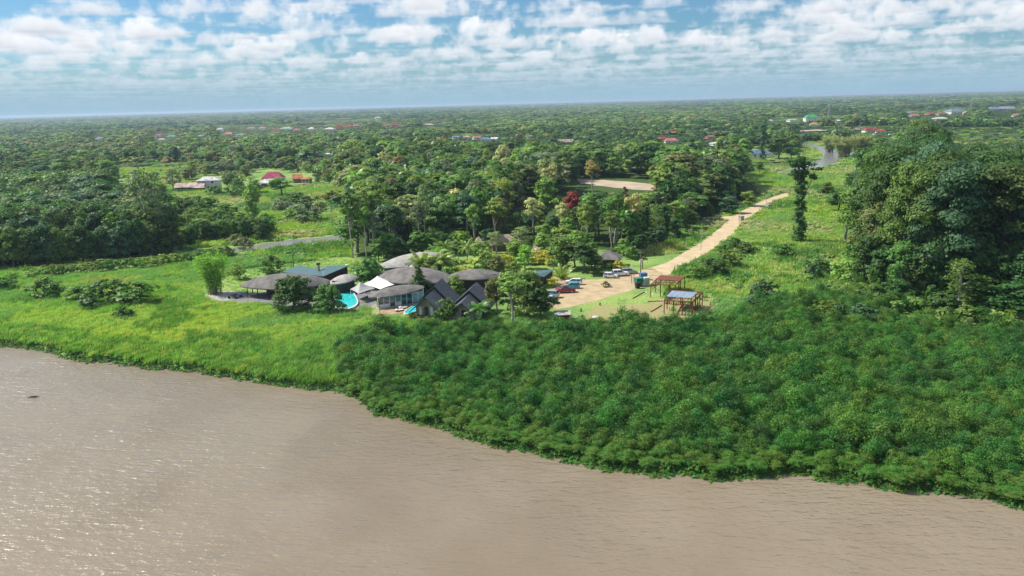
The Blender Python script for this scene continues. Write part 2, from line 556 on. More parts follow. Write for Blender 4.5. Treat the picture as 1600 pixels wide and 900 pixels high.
M_SAND = mat('packed_sand', (0.53, 0.41, 0.25), 0.95, 0.0, 0.35, coord='Object', col2=(0.39, 0.30, 0.18), bump=0.4, bscale=2.0, detail=7, spec=0.1)
M_ROAD = mat('road_sand', (0.60, 0.47, 0.30), 0.95, 0.0, 0.30, col2=(0.48, 0.37, 0.23), bump=0.3, bscale=2.0, detail=7, spec=0.1)
M_QUARRY = mat('pale_earth', (0.52, 0.42, 0.31), 0.95, 0.0, 0.08, col2=(0.38, 0.30, 0.22), detail=6, spec=0.1)
M_CREEK = water_material('creek_water', (0.30, 0.29, 0.27), (0.24, 0.21, 0.17), 0.5, 0.2, 0.6)
M_MUD = mat('wet_mud', (0.27, 0.22, 0.16), 0.5, 0.0, 0.2, col2=(0.20, 0.15, 0.10), spec=0.4)
sheet('parking_ground', LOT, 0.010, M_SAND, rag=0.5)
sheet('road', ROAD, 0.016, M_ROAD, rag=0.25)
sheet('side_path', SIDEPATH, 0.012, M_ROAD, rag=0.2)
sheet('quarry_ground', QUARRY, 0.020, M_QUARRY, rag=1.5, step=6)
sheet('creek_water', CREEK_R, 0.030, M_CREEK, rag=1.2, step=8)
sheet('channel_water', CREEK_L, 0.020, M_CREEK, rag=0.5, step=3)
sheet('channel_water', CREEK_L2, 0.020, M_MUD, rag=0.5, step=3)
sheet('cleared_land', poly([(465, 187), (520, 185), (585, 184), (600, 187), (560, 190), (480, 191)]), 0.05, M_QUARRY, rag=10, step=60)
# ------------------------------------------------------------------ plant meshes
def unit(v):
    return v / (np.linalg.norm(v, axis=-1, keepdims=True) + 1e-9)

def leaf_quads(C, N, size, rng, asp=0.62, fold=0.16):
    """one small folded leaf spray per centre C facing N"""
    n = len(C)
    t = unit(np.cross(N, unit(rng.normal(size=(n, 3)))))
    b = np.cross(N, t)
    s = np.asarray(size).reshape(-1, 1) * np.ones((n, 1))
    V = np.stack([C - t * s, C + b * s * asp - N * s * fold, C + t * s, C - b * s * asp - N * s * fold], 1).reshape(-1, 3)
    F = np.arange(n * 4).reshape(n, 4)
    return V, F

def crown_mesh(name, lobes, nleaf, leaf, seed, clump=0.34, per=16, inner=0.18, up=0.35, material=None, droop=0.0, smin=0.6):
    """foliage: lobes -> clumps on their skins -> leaf sprays in every clump, with gaps between"""
    rng = np.random.default_rng(seed)
    L = np.array(lobes, float)
    area = (L[:, 3] * L[:, 4] + L[:, 3] * L[:, 5] + L[:, 4] * L[:, 5])
    w = area / area.sum()
    Cs, Ns = [], []
    for k, l in enumerate(L):
        m = max(per, int(nleaf * w[k]))
        nc = max(3, m // per)
        d = unit(rng.normal(size=(nc, 3))); d[:, 2] = np.where(d[:, 2] < -0.35, -d[:, 2], d[:, 2])
        d = unit(d)
        rr = rng.uniform(0.78, 1.08, (nc, 1))
        cc = l[:3] + d * l[3:6] * rr
        idx = rng.integers(0, nc, m)
        rad = clump * l[3:6].mean()
        off = rng.normal(size=(m, 3)) * rad * 0.5; off[:, 2] *= 0.6
        c = cc[idx] + off
        c[:, 2] -= droop * (off[:, 0] ** 2 + off[:, 1] ** 2) / rad
        nrm = unit(d[idx] * 0.9 + unit(off) * 0.45 + rng.normal(size=(m, 3)) * 0.45 + np.array([0, 0, up]))
        Cs.append(c); Ns.append(nrm)
        mi = int(m * inner)
        if mi:
            di = unit(rng.normal(size=(mi, 3))) * rng.uniform(0.15, 0.75, (mi, 1))
            Cs.append(l[:3] + di * l[3:6]); Ns.append(unit(di + rng.normal(size=(mi, 3)) * .6))
    C = np.concatenate(Cs); N = np.concatenate(Ns)
    C[:, 2] = np.maximum(C[:, 2], 0.08)
    V, F = leaf_quads(C, N, leaf * rng.uniform(smin, 1.35, len(C)), rng)
    return np_mesh(name, V, F, material or M_LEAF)

def trunk_mesh(name, h, r, lobes, seed, bend=0.6, material=None, root=0.0, limbs=None, twin=False):
    rng = random.Random(seed)
    b = MB()
    for s in range(2 if twin else 1):
        bx, by = rng.uniform(-bend, bend), rng.uniform(-bend, bend)
        ox = (s * 2 - 1) * r * 1.5 if twin else 0
        pts = [(ox, 0, -0.3)]
        for k in range(1, 6):
            t = k / 5
            pts.append((ox + bx * t + math.sin(t * 5 + seed) * bend * 0.25, by * t + math.cos(t * 4 + seed) * bend * 0.2, h * t))
        b.tube(pts, [r * 1.5, r * 1.05, r * .9, r * .75, r * .6, r * .4], 7)
        LL = lobes if limbs is None else lobes[:limbs]
        for l in LL:
            z0 = min(h * 0.92, max(h * 0.35, l[2] - 0.35 * h * rng.uniform(0.5, 1.2)))
            t = z0 / h
            p0 = (ox + bx * t, by * t, z0)
            p1 = ((p0[0] + l[0]) / 2 + rng.uniform(-.4, .4), (p0[1] + l[1]) / 2 + rng.uniform(-.4, .4), (z0 + l[2]) / 2 + rng.uniform(-.2, .5))
            b.tube([p0, p1, (l[0], l[1], l[2])], [r * 0.45, r * 0.28, r * 0.1], 5, cap=False)
    return b.mesh(name, material or M_BARK, smooth=True)

def dome_lobes(n, W, z0, z1, seed, rmin=0.28, rmax=0.42, flat=0.75, asym=0.2):
    """n leaf masses filling a rounded crown of half-width W between heights z0 and z1"""
    rng = random.Random(seed); out = []
    for k in range(n):
        t = (k + 0.5) / n
        z = z0 + (z1 - z0) * (0.12 + 0.80 * t)
        s = math.sin(PI * min(1, (0.18 + 0.75 * (z - z0) / (z1 - z0)))) ** 0.6
        a = k * 2.39996 + rng.uniform(-.4, .4)
        rr = W * s * rng.uniform(0.35, 0.72) * (1 if k < n - 1 else 0.1)
        q = W * rng.uniform(rmin, rmax)
        out.append((math.cos(a) * rr + asym * W * rng.uniform(-1, 1) * .4, math.sin(a) * rr, z, q, q, q * flat * rng.uniform(.8, 1.2)))
    return out

LIB = {}
def lib(kind, trunk, crown, h, w):
    LIB.setdefault(kind, []).append((trunk, crown, h, w))

def make_library():
    # broad: rounded forest tree, 15 m
    for i in range(4):
        lo = dome_lobes(11, 5.6, 4.2, 14.2, 10 + i, asym=0.4)
        lib('broad', trunk_mesh('trunk', 9.5, 0.32, lo, 20 + i), crown_mesh('crown', lo, 2500, 0.46, 30 + i, clump=.42), 15.0, 5.6)
    # tall: bare bole with a high crown, 20 m
    for i in range(3):
        lo = dome_lobes(8, 4.4, 11.5, 19.2, 40 + i, rmin=.30, rmax=.45)
        lib('tall', trunk_mesh('trunk', 17, 0.27, lo, 50 + i, bend=1.2, material=M_PALEBARK), crown_mesh('crown', lo, 1700, 0.42, 60 + i, clump=.45), 20.0, 4.4)
    # slim: understorey tree thick with leaves from low down, 12 m
    for i in range(3):
        lo = dome_lobes(10, 3.0, 0.8, 11.4, 70 + i, rmin=.42, rmax=.6, flat=1.0)
        lib('slim', trunk_mesh('trunk', 9, 0.2, lo, 80 + i, bend=.6), crown_mesh('crown', lo, 1900, 0.38, 90 + i, clump=.45), 12.0, 3.0)
    # mangrove: leafy to the ground, uneven, 15 m
    for i in range(4):
        lo = dome_lobes(13, 4.2, 0.5, 14.2, 100 + i, rmin=.32, rmax=.5, flat=.95, asym=.5)
        lib('mangrove', trunk_mesh('trunk', 12.5, 0.26, lo, 110 + i, bend=.8), crown_mesh('crown', lo, 2700, 0.40, 120 + i, clump=.5, up=.15), 15.0, 4.2)
    # airy: thin feathery crown, branches showing, 18 m
    for i in range(2):
        lo = dome_lobes(15, 4.6, 4.0, 17.3, 130 + i, rmin=.20, rmax=.34, flat=1.1)
        lib('airy', trunk_mesh('trunk', 14.5, 0.3, lo, 140 + i, bend=1.0, material=M_PALEBARK), crown_mesh('crown', lo, 1900, 0.30, 150 + i, clump=.6, inner=.05, up=0), 18.0, 4.6)
    # giant: rainforest tree hung with creepers, 30 m
    for i in range(4):
        lo = dome_lobes(20, 9.2, 5.5, 28.5, 160 + i, rmin=.22, rmax=.36, flat=.72, asym=.3)
        lib('giant', trunk_mesh('trunk', 23, 0.6, lo, 170 + i, bend=2.0), crown_mesh('crown', lo, 17000, 0.36, 180 + i, clump=.50, inner=.14, up=.2), 30.0, 9.2)
    # bush: low shrub
    for i in range(4):
        lo = dome_lobes(7, 1.5, 0.1, 2.3, 190 + i, rmin=.38, rmax=.6, flat=.75, asym=.4)
        lib('bush', trunk_mesh('stem', 1.3, 0.07, lo, 200 + i, bend=.2), crown_mesh('foliage', lo, 520, 0.20, 210 + i, clump=.5), 2.5, 1.5)
    # layered: spreading tree with flat leaf tiers
    for i in range(2):
        rng = random.Random(220 + i); lo = []
        for k in range(26):
            a = k * 2.4; t = k / 26; z = 1.1 + 6.2 * t
            rr = 5.6 * (1 - t * 0.75) * rng.uniform(.45, 1.0)
            lo.append((math.cos(a) * rr, math.sin(a) * rr, z, 1.7, 1.7, .42))
        lib('layered', trunk_mesh('trunk', 6.0, 0.3, lo[:14], 222 + i, bend=.3), crown_mesh('crown', lo, 4600, 0.30, 224 + i, clump=.55, inner=.1, up=.9, droop=.15), 7.8, 6.0)
    # conical dark tree
    lo = []
    rng = random.Random(9)
    for k in range(12):
        t = k / 11; a = k * 2.4; rr = 1.1 * (1 - t)
        lo.append((math.cos(a) * rr, math.sin(a) * rr, 1.0 + 7.2 * t, 1.5 * (1 - t * .72), 1.5 * (1 - t * .72), 1.0))
    lib('conical', trunk_mesh('trunk', 7, .18, [], 230), crown_mesh('crown', lo, 2000, .27, 231, clump=.4), 9.0, 2.0)
    # column: tall trunk wrapped in creeper
    lo = [(0.3 * math.sin(k * 1.7) + (k / 17) * 0.9, 0.3 * math.cos(k * 2.1), 1.2 + k * 1.28, (2.3, 1.5, 2.0, 1.3, 1.9, 1.5, 1.1, 1.6, 1.2, 1.7, 1.1, 1.5, 2.0, 1.6, 2.4, 2.2, 2.6)[k], (1.7, 1.3, 1.9, 1.2)[k % 4], 1.1) for k in range(17)]
    lo += [(-3.4, 0, 18.2, 1.5, 1.3, .8), (3.6, .5, 22.4, 1.8, 1.4, .9), (-4.6, -.5, 20.4, 1.6, 1.3, .6), (1.8, 0, 23.4, 2.0, 1.6, .8), (-1.8, .4, 21.9, 1.5, 1.3, .7), (3.0, 0, 19.6, 1.2, 1.1, .7)]
    lib('column', trunk_mesh('trunk', 22, .42, lo[-5:], 232, bend=.5), crown_mesh('creeper', lo, 4200, .34, 233, clump=.5, inner=.25), 24.5, 3.6)

def frond(rng, L, az, el, droop, width, n=11, pinna=0.10):
    """one palm leaf: arched rib with paired leaflets"""
    V, F = [], []
    pts = []
    x = 0.0; z = 0.0; a = el
    for k in range(n + 1):
        pts.append((x, z)); x += L / n * math.cos(a); z += L / n * math.sin(a); a -= droop / n * (0.6 + 0.8 * k / n)
    ca, sa = math.cos(az), math.sin(az)
    for k in range(n):
        (x0, z0), (x1, z1) = pts[k], pts[k + 1]
        t = (k + .5) / n
        w = width * math.sin(PI * min(1, .12 + t * .86)) ** .7
        for s in (-1, 1):
            xa, xb = x0 + (x1 - x0) * .15, x0 + (x1 - x0) * .85
            dz = -w * (0.30 + rng.uniform(0, .25))
            q = [(xa, 0, z0), (xb, 0, z0 + (z1 - z0) * .85), (xb + w * .45, s * w, z1 + dz), (xa + w * .45, s * w * .95, z0 + dz)]
            b = len(V)
            V += [(p[0] * ca - p[1] * sa, p[0] * sa + p[1] * ca, p[2]) for p in q]
            F.append((b, b + 1, b + 2, b + 3))
    return V, F

def palm_parts(seed, h, nf, L, el0, el1, droop, width, r=0.16, lean=0.5):
    rng = random.Random(seed)
    lx, ly = rng.uniform(-lean, lean), rng.uniform(-lean, lean)
    V, F = [], []
    for k in range(nf):
        v, f = frond(rng, L * rng.uniform(.85, 1.1), k * 2.39996 + rng.uniform(-.2, .2), el0 + (el1 - el0) * (k / nf) + rng.uniform(-.12, .12), droop * rng.uniform(.8, 1.2), width)
        b = len(V)
        V += [(p[0] + lx, p[1] + ly, p[2] + h) for p in v]; F += [tuple(b + i for i in q) for q in f]
    crown = np_mesh('crown', np.array(V), np.array(F), M_PALM)
    t = MB()
    if h > 0.6:
        t.tube([(0, 0, -.3), (lx * .3, ly * .3, h * .35), (lx * .7, ly * .7, h * .7), (lx, ly, h + .1)], [r * 1.4, r, r * .9, r * .8], 7)
    else:
        t.tube([(0, 0, -.2), (0, 0, h + .3)], [r, r * .6], 6)
    return t.mesh('trunk', M_BARK, True), crown

def make_palms():
    for i in range(3):
        t, c = palm_parts(300 + i, 9.5, 20, 3.6, 1.25, -0.15, 1.7, 0.62)
        lib('palm', t, c, 12.0, 3.2)
    for i in range(2):    # coconut with long arched fronds, short trunk
        t, c = palm_parts(310 + i, 3.2, 18, 4.4, 1.15, -0.1, 1.5, 0.75, r=.2, lean=.8)
        lib('coconut', t, c, 6.5, 3.9)
    for i in range(2):    # stemless, fronds rising from the ground
        t, c = palm_parts(320 + i, 0.2, 13, 3.6, 1.35, .55, 1.2, 0.62, r=.2, lean=0)
        lib('fern_palm', t, c, 3.2, 2.6)
    # banana-like plant with broad blades
    for i in range(3):
        rng = random.Random(330 + i); V, F = [], []
        for k in range(13):
            az = k * 2.4; el = 1.35 - k * .075; L = 2.4 * rng.uniform(.8, 1.1); w = .42
            ca, sa = math.cos(az), math.sin(az)
            x = z = 0; a = el; prev = None
            for j in range(5):
                ww = w * (0.5, 1, 1, .75, .12)[j]
                p = [(x, -ww, z - .1), (x, 0, z + .08), (x, ww, z - .1)]
                row = [(q[0] * ca - q[1] * sa, q[0] * sa + q[1] * ca, q[2] + .9) for q in p]
                b = len(V); V += row
                if prev is not None:
                    F += [(prev, prev + 1, b + 1, b), (prev + 1, prev + 2, b + 2, b + 1)]
                prev = b
                x += L / 4 * math.cos(a); z += L / 4 * math.sin(a); a -= .42
        c = np_mesh('foliage', np.array(V), np.array(F), M_PALM)
        lib('banana', MB().tube([(0, 0, -.2), (0, 0, 1.1)], [.14, .1], 6).mesh('stem', M_BARK, True), c, 3.2, 2.2)
    # bamboo: arching feathery culms
    rng = np.random.default_rng(340); b = MB(); Cs, Ns = [], []
    for k in range(60):
        az = rng.uniform(0, 2 * PI); r0 = rng.uniform(0, 1.5); sp = rng.uniform(.8, 3.2); hh = rng.uniform(5.0, 8.2)
        pts = []
        for j in range(6):
            t = j / 5
            rr = r0 + sp * t ** 2.2
            pts.append((math.cos(az) * rr, math.sin(az) * rr, hh * math.sin(t * 1.75) / math.sin(1.57)))
        b.tube(pts, [.06, .055, .05, .04, .03, .015], 4, cap=False)
        m = 95; tt = rng.uniform(.12, 1, m) * 5
        ii = np.minimum(tt.astype(int), 4); fr = (tt - ii)[:, None]
        P = np.array(pts); base = P[ii] * (1 - fr) + P[ii + 1] * fr
        Cs.append(base + rng.normal(size=(m, 3)) * .34 - np.array([0, 0, .12])); Ns.append(unit(rng.normal(size=(m, 3)) + np.array([math.cos(az) * .5, math.sin(az) * .5, .5])))
    C = np.concatenate(Cs); C[:, 2] = np.maximum(C[:, 2], .1)
    V, F = leaf_quads(C, np.concatenate(Ns), .27 * rng.uniform(.6, 1.3, len(C)), rng, asp=.4)
    lib('bamboo', b.mesh('culms', M_BARK), np_mesh('foliage', V, F, M_LEAF), 8.2, 4.2)
make_library(); make_palms()

# colours of foliage, real base colours
DARK = (0.070, 0.145, 0.038); MID = (0.135, 0.245, 0.058); LIGHT = (0.235, 0.370, 0.085); OLIVE = (0.190, 0.220, 0.075)
GREY = (0.200, 0.250, 0.145); BRIGHT = (0.27, 0.43, 0.065); YELLOW = (0.48, 0.46, 0.08); CREAM = (0.50, 0.49, 0.25); RED = (0.30, 0.105, 0.050)
ORANGE = (0.34, 0.25, 0.10); BLUEG = (0.080, 0.168, 0.085); PALE = (0.30, 0.37, 0.17); BROWN = (0.23, 0.17, 0.10)

TREES = []      # every plant that is an object of its own
HAZE_D = 8.5e-5
WORDS = {'broad': ('broadleaf_tree', 'broad-crowned tree', 'tree'), 'tall': ('tall_tree', 'tall bare-trunked tree', 'tree'), 'slim': ('slender_tree', 'slender leafy tree', 'tree'),
         'mangrove': ('mangrove_tree', 'mangrove tree', 'tree'), 'airy': ('feathery_tree', 'feathery open tree', 'tree'), 'giant': ('rainforest_tree', 'towering rainforest tree', 'tree'),
         'bush': ('shrub', 'shrub', 'shrub'), 'layered': ('spreading_tree', 'low spreading tree', 'tree'), 'conical': ('conical_tree', 'conical tree', 'tree'), 'column': ('creeper_tree', 'creeper-wrapped tree', 'tree'),
         'palm': ('palm_tree', 'palm tree', 'palm'), 'coconut': ('coconut_palm', 'coconut palm', 'palm'), 'fern_palm': ('stemless_palm', 'stemless fan of palm fronds', 'palm'),
         'banana': ('banana_plant', 'broad-leaved garden plant', 'plant'), 'bamboo': ('bamboo_clump', 'bamboo clump', 'bamboo')}
WORDS_CAT = {v[1]: v[2] for v in WORDS.values()}
TONES = {DARK: 'dark green', MID: 'mid green', LIGHT: 'light green', OLIVE: 'olive', GREY: 'grey-green', BRIGHT: 'bright green', YELLOW: 'yellow', CREAM: 'cream-topped',
         RED: 'rust-red', ORANGE: 'orange-brown', BLUEG: 'blue-green', PALE: 'pale green', BROWN: 'brownish'}

def plant(kind, x, y, h, tone, rng, w=None, label=None, group=None, rz=None, name=None):
    trunk, crown, H, W = LIB[kind][rng.randrange(len(LIB[kind]))]
    nm, word, cat = WORDS[kind]
    root = thing(name or nm, label, cat, (x, y, 0), rng.uniform(0, 2 * PI) if rz is None else rz, group)
    sz = h / H; sx = (w / W) if w else sz * rng.uniform(.88, 1.14)
    root.scale = (sx, sx, sz)
    t = link(trunk.name, trunk, root)
    c = link(crown.name, crown, root)
    c.color = tuple(tone) + (1,)
    if label is None:
        TREES.append((root, x, y, h, word, tone))
    return root

def plant_px(kind, px, base_y, top_y, tone, rng, wpx=None, **kw):
    p = AT(px, base_y); h = TOP(px, base_y, top_y)
    w = (wpx / 2 / PPM(px, base_y)) if wpx else None
    if kind == 'bush' and w: h = max(h, w * 1.05)
    return plant(kind, p[0], p[1], h, tone, rng, w=w, **kw)

# ------------------------------------------------------------------ scattering of what nobody could count
def scatter(name, P, scale, rz, idx, sources, label, cat, color_idx=None, tilt=None):
    """one object: geometry nodes stand a copy of a source mesh on every point"""
    n = len(P)
    me = bpy.data.meshes.new(name)
    me.vertices.add(n); me.vertices.foreach_set('co', np.ascontiguousarray(P, np.float32).ravel())
    for nm, arr in (('psize', scale), ('pturn', rz)):
        A = me.attributes.new(nm, 'FLOAT', 'POINT'); A.data.foreach_set('value', np.asarray(arr, np.float32))
    A = me.attributes.new('pick', 'INT', 'POINT'); A.data.foreach_set('value', np.asarray(idx, np.int32))
    A = me.attributes.new('pwide', 'FLOAT', 'POINT'); A.data.foreach_set('value', np.asarray(tilt if tilt is not None else scale, np.float32))
    tones = np.array([t[1] for t in sources], float)[np.asarray(idx)]
    A = me.attributes.new('tone', 'FLOAT_VECTOR', 'POINT'); A.data.foreach_set('vector', np.ascontiguousarray(tones, np.float32).ravel())
    # copies of one mesh share one kit entry
    kinds = []
    look = []
    for m_, c_ in sources:
        if m_ not in kinds: kinds.append(m_)
        look.append(kinds.index(m_))
    idx = np.array(look)[np.asarray(idx)]
    A = me.attributes['pick']; A.data.foreach_set('value', idx.astype(np.int32))
    o = link(name, me)
    o.color = (0, 0, 0, 1)
    tag(o, label, cat, None, 'stuff')
    ng = bpy.data.node_groups.new(name, 'GeometryNodeTree')
    ng.interface.new_socket('Geometry', in_out='INPUT', socket_type='NodeSocketGeometry')
    ng.interface.new_socket('Geometry', in_out='OUTPUT', socket_type='NodeSocketGeometry')
    T = NT(ng)
    gi = T.n('NodeGroupInput'); go = T.n('NodeGroupOutput')
    coll = bpy.data.collections.new(name + ' kit')
    for k, m_ in enumerate(kinds):
        s = bpy.data.objects.new('%s kit %03d' % (name, k), m_)
        s.color = (0, 0, 0, 1)
        coll.objects.link(s)
    ci = T.n('GeometryNodeCollectionInfo')
    ci.inputs['Collection'].default_value = coll
    ci.inputs['Separate Children'].default_value = True
    ci.inputs['Reset Children'].default_value = True
    def attr(nm, dt='FLOAT'):
        a = T.n('GeometryNodeInputNamedAttribute', data_type=dt); a.inputs[0].default_value = nm
        return a.outputs[0]
    ip = T.n('GeometryNodeInstanceOnPoints')
    T.L.new(gi.outputs[0], ip.inputs['Points'])
    T.L.new(ci.outputs[0], ip.inputs['Instance'])
    ip.inputs['Pick Instance'].default_value = True
    T.L.new(attr('pick', 'INT'), ip.inputs['Instance Index'])
    rot = T.n('ShaderNodeCombineXYZ'); T.L.new(attr('pturn'), rot.inputs[2])
    T.L.new(rot.outputs[0], ip.inputs['Rotation'])
    sc = T.n('ShaderNodeCombineXYZ')
    for i_ in (0, 1): T.L.new(attr('pwide'), sc.inputs[i_])
    T.L.new(attr('psize'), sc.inputs[2])
    T.L.new(sc.outputs[0], ip.inputs['Scale'])
    T.L.new(ip.outputs[0], go.inputs[0])
    md = o.modifiers.new('scatter', 'NODES'); md.node_group = ng
    return o

def vnoise(P, scale, seed=0):
    """cheap smooth noise 0..1 on the plane"""
    x, y = P[:, 0] / scale, P[:, 1] / scale
    rng = np.random.default_rng(seed); v = 0; tot = 0
    for k in range(7):
        a = rng.uniform(0, 2 * PI); f = rng.uniform(.6, 1.9) * (1.35 ** k) * .6; ph = rng.uniform(0, 2 * PI); am = 1 / (1 + k * .35)
        v = v + am * np.sin((x * math.cos(a) + y * math.sin(a)) * f + ph + 1.3 * np.sin((x * math.sin(a) - y * math.cos(a)) * f * .7 + ph * 2)); tot += am
    return v / tot * .8 + .5

def z3(P, z=0.0):
    return np.column_stack([P, np.full(len(P), z)])
# ------------------------------------------------------------------ what must stay in sight over the trees (photo pixel boxes)
OPEN = [(900, 1028, 279, 299), (1248, 1345, 222, 262), (1215, 1262, 262, 273), (180, 296, 256, 287), (272, 345, 275, 297), (395, 442, 266, 292), (452, 486, 270, 282), (500, 542, 288, 330),
        (145, 166, 209, 222), (236, 282, 206, 222), (303, 326, 206, 216), (335, 420, 196, 214), (380, 530, 196, 208), (505, 570, 190, 206), (500, 526, 234, 246), (595, 632, 192, 202), (655, 690, 190, 199),
        (700, 785, 210, 222), (873, 898, 216, 227), (945, 958, 238, 245), (1028, 1072, 213, 226), (1095, 1140, 215, 232), (1165, 1212, 228, 248), (1196, 1250, 184, 193), (1256, 1286, 176, 200),
        (1243, 1300, 199, 210), (1302, 1318, 187, 197), (1328, 1400, 197, 216), (1415, 1486, 172, 187), (1482, 1512, 168, 182), (1542, 1600, 165, 186), (1470, 1600, 200, 222), (1160, 1240, 245, 300),
        (465, 600, 184, 191), (1196, 1330, 272, 330), (1262, 1330, 262, 345), (430, 545, 300, 372), (878, 908, 300, 320), (770, 800, 228, 250), (820, 845, 309, 328), (868, 890, 317, 334), (978, 1002, 303, 322)]
def clear_heights(P, h, lo=2.5):
    """how tall each plant at P may be; 0 = nothing stands here"""
    h = h.copy()
    v = np.column_stack([P, np.zeros(len(P))]) - np.array([0, 0, CAM_H])
    zc = v @ _f
    bx = 800 + FOC * (v @ _r) / zc; by = 450 - FOC * (v @ _u) / zc
    D = np.hypot(P[:, 0], P[:, 1])
    ppm = FOC / zc
    for x0, x1, y0, y1 in OPEN:
        m = (bx > x0 - 2.5 * ppm) & (bx < x1 + 2.5 * ppm) & (by > y0)
        ins = m & (by < y1)
        h[ins] = 0
        fr = m & (by >= y1)
        if fr.any():
            yh = 183 - bx[fr] * 0.0269
            lim = CAM_H * (1 - (y1 - yh) / (by[fr] - yh)) * 1.0
            h[fr] = np.minimum(h[fr], lim)
    h[h < lo] = 0
    return h

SOLID = [LOT, ROAD, SIDEPATH, QUARRY, CREEK_R, CREEK_L, CREEK_L2]     # no plants on these; buildings add theirs
def free(P, extra=()):
    ok = P[:, 1] > shore_y(P[:, 0]) + 0.3
    for k, Q in enumerate(list(SOLID) + list(extra)):
        ok &= ~inside(P, Q)
        if k in (0, 1, 2, 4, 5):
            bb = 1.0 if k < 3 else (1.6 if k == 4 else 1.0)
            for dx, dy in ((1.1 * bb, 0), (-1.1 * bb, 0), (0, 1.6 * bb), (0, -2.8 * bb)):
                ok &= ~inside(P + np.array([dx, dy]), Q)
    return ok

# footprints of the lodge, pools and decks
for pts in ([(374, 446), (440, 436), (518, 437), (560, 436), (562, 448), (524, 455), (470, 458), (400, 456)], [(316, 462), (400, 452), (470, 462), (560, 452), (562, 485), (520, 490), (420, 478), (340, 474)],
            [(575, 470), (660, 455), (664, 480), (648, 498), (580, 494)], [(590, 435), (660, 425), (700, 435), (770, 436), (770, 450), (700, 452), (600, 450)],
            [(548, 448), (600, 440), (605, 462), (560, 470)], [(640, 492), (660, 480), (690, 478), (694, 500), (650, 502)], [(700, 500), (712, 482), (752, 480), (752, 502), (712, 508)],
            [(838, 446), (838, 430), (866, 430), (866, 446)], [(932, 420), (940, 408), (972, 408), (974, 420)], [(830, 400), (868, 396), (870, 404), (832, 408)],
            [(872, 506), (870, 496), (890, 496), (890, 506)]):
    SOLID.append(poly(pts))

rng = random.Random(5)
nrg = np.random.default_rng(5)

# --- single plants the photograph shows clearly
plant_px('bamboo', 336, 459, 397, BRIGHT, rng, wpx=62, label='feathery bamboo clump at the left end of the long shingled pavilion')
plant_px('bush', 374, 436, 411, LIGHT, rng, wpx=32, label='pale leafy shrub between the bamboo clump and the round dark bush')
plant_px('bush', 424, 425, 400, MID, rng, wpx=46, label='round dark bush standing alone in the grass behind the long shingled pavilion', name='round_bush')
plant_px('layered', 460, 484, 430, DARK, rng, wpx=90, label='large dark layered tree hiding the middle of the long shingled pavilion')
plant_px('layered', 513, 489, 444, MID, rng, wpx=58, label='smaller spreading tree overhanging the round turquoise pool')
plant_px('column', 1248, 379, 243, DARK, rng, label='isolated tall tree wrapped in creeper beside the far bend of the sandy road')
plant_px('column', 1190, 251, 190, BLUEG, rng, label='distant creeper-covered tall tree in front of the blue hip-roofed house')
plant_px('conical', 656, 464, 413, DARK, rng, wpx=36, label='dark conical tree in front of the large grey shell roof')
plant_px('airy', 233, 392, 258, GREY, rng, wpx=74, label='tall thin grey-green tree rising above the right end of the left forest')
plant_px('slim', 396, 346, 285, LIGHT, rng, wpx=26, label='slender light tree alone in the field in front of the pink-roofed house')
plant_px('slim', 1292, 304, 284, MID, rng, wpx=22, label='small bushy tree standing in the field between creeper tree and right grove')
plant_px('coconut', 748, 500, 462, MID, rng, wpx=52, label='coconut palm with arching fronds in front of the second gabled hut')
plant_px('layered', 824, 494, 420, MID, rng, wpx=88, label='wide light-foliaged tree beside the parked cars at the lot edge')
plant_px('tall', 800, 511, 424, LIGHT, rng, wpx=60, label='open-crowned tree with pale leaning trunks at the thicket edge', name='leaning_tree')
plant_px('broad', 846, 500, 446, DARK, rng, wpx=48, label='dark dense tree beside the half-hidden white car')
plant_px('broad', 776, 492, 432, OLIVE, rng, wpx=44, label='olive tree behind the coconut palm and the second gabled hut')
plant_px('bush', 700, 502, 468, MID, rng, wpx=30, label='leafy shrub filling the gap between the two gabled huts', name='garden_shrub')
plant_px('slim', 712, 462, 428, LIGHT, rng, wpx=24, label='light green tree rising behind the gap between the gabled huts')
plant_px('banana', 560, 432, 396, LIGHT, rng, wpx=56, label='broad-leaved light plant left of the pale shell roof')
plant_px('slim', 578, 450, 402, MID, rng, wpx=40, label='leafy tree at the left tip of the large grey shell roof')
plant_px('bush', 644, 503, 488, DARK, rng, wpx=15, label='small dark shrub at the left corner of the first gabled hut')
plant_px('bush', 690, 504, 480, DARK, rng, wpx=26, label='dark shrub at the right foot of the first gabled hut')
plant_px('banana', 674, 462, 446, BRIGHT, rng, wpx=20, label='bright plant behind the ridge of the first gabled hut')
plant_px('fern_palm', 878, 436, 410, LIGHT, rng, wpx=36, label='fan of light palm fronds at the head of the parking ground')
plant_px('bush', 864, 448, 434, YELLOW, rng, wpx=24, label='yellow bush at the bumper of the white wagon')
plant_px('bush', 966, 421, 411, YELLOW, rng, wpx=26, label='yellow flowering bush behind the white cars and beside the small grey hut', name='flowering_bush')
plant_px('bush', 70, 464, 446, MID, rng, wpx=58, label='round dark shrub standing in the left meadow')
plant_px('bush', 168, 474, 449, DARK, rng, wpx=70, label='left half of the wide dark shrub mass in the left meadow')
plant_px('bush', 214, 474, 451, MID, rng, wpx=64, label='right half of the wide dark shrub mass in the left meadow')
plant_px('bush', 120, 470, 456, LIGHT, rng, wpx=40, label='pale shrub between the two dark shrubs of the left meadow')
plant_px('bush', 8, 452, 440, MID, rng, wpx=40, label='small shrub at the left frame edge of the meadow')
plant_px('bush', 193, 497, 487, DARK, rng, wpx=34, label='low dark shrub alone in the middle of the left meadow')
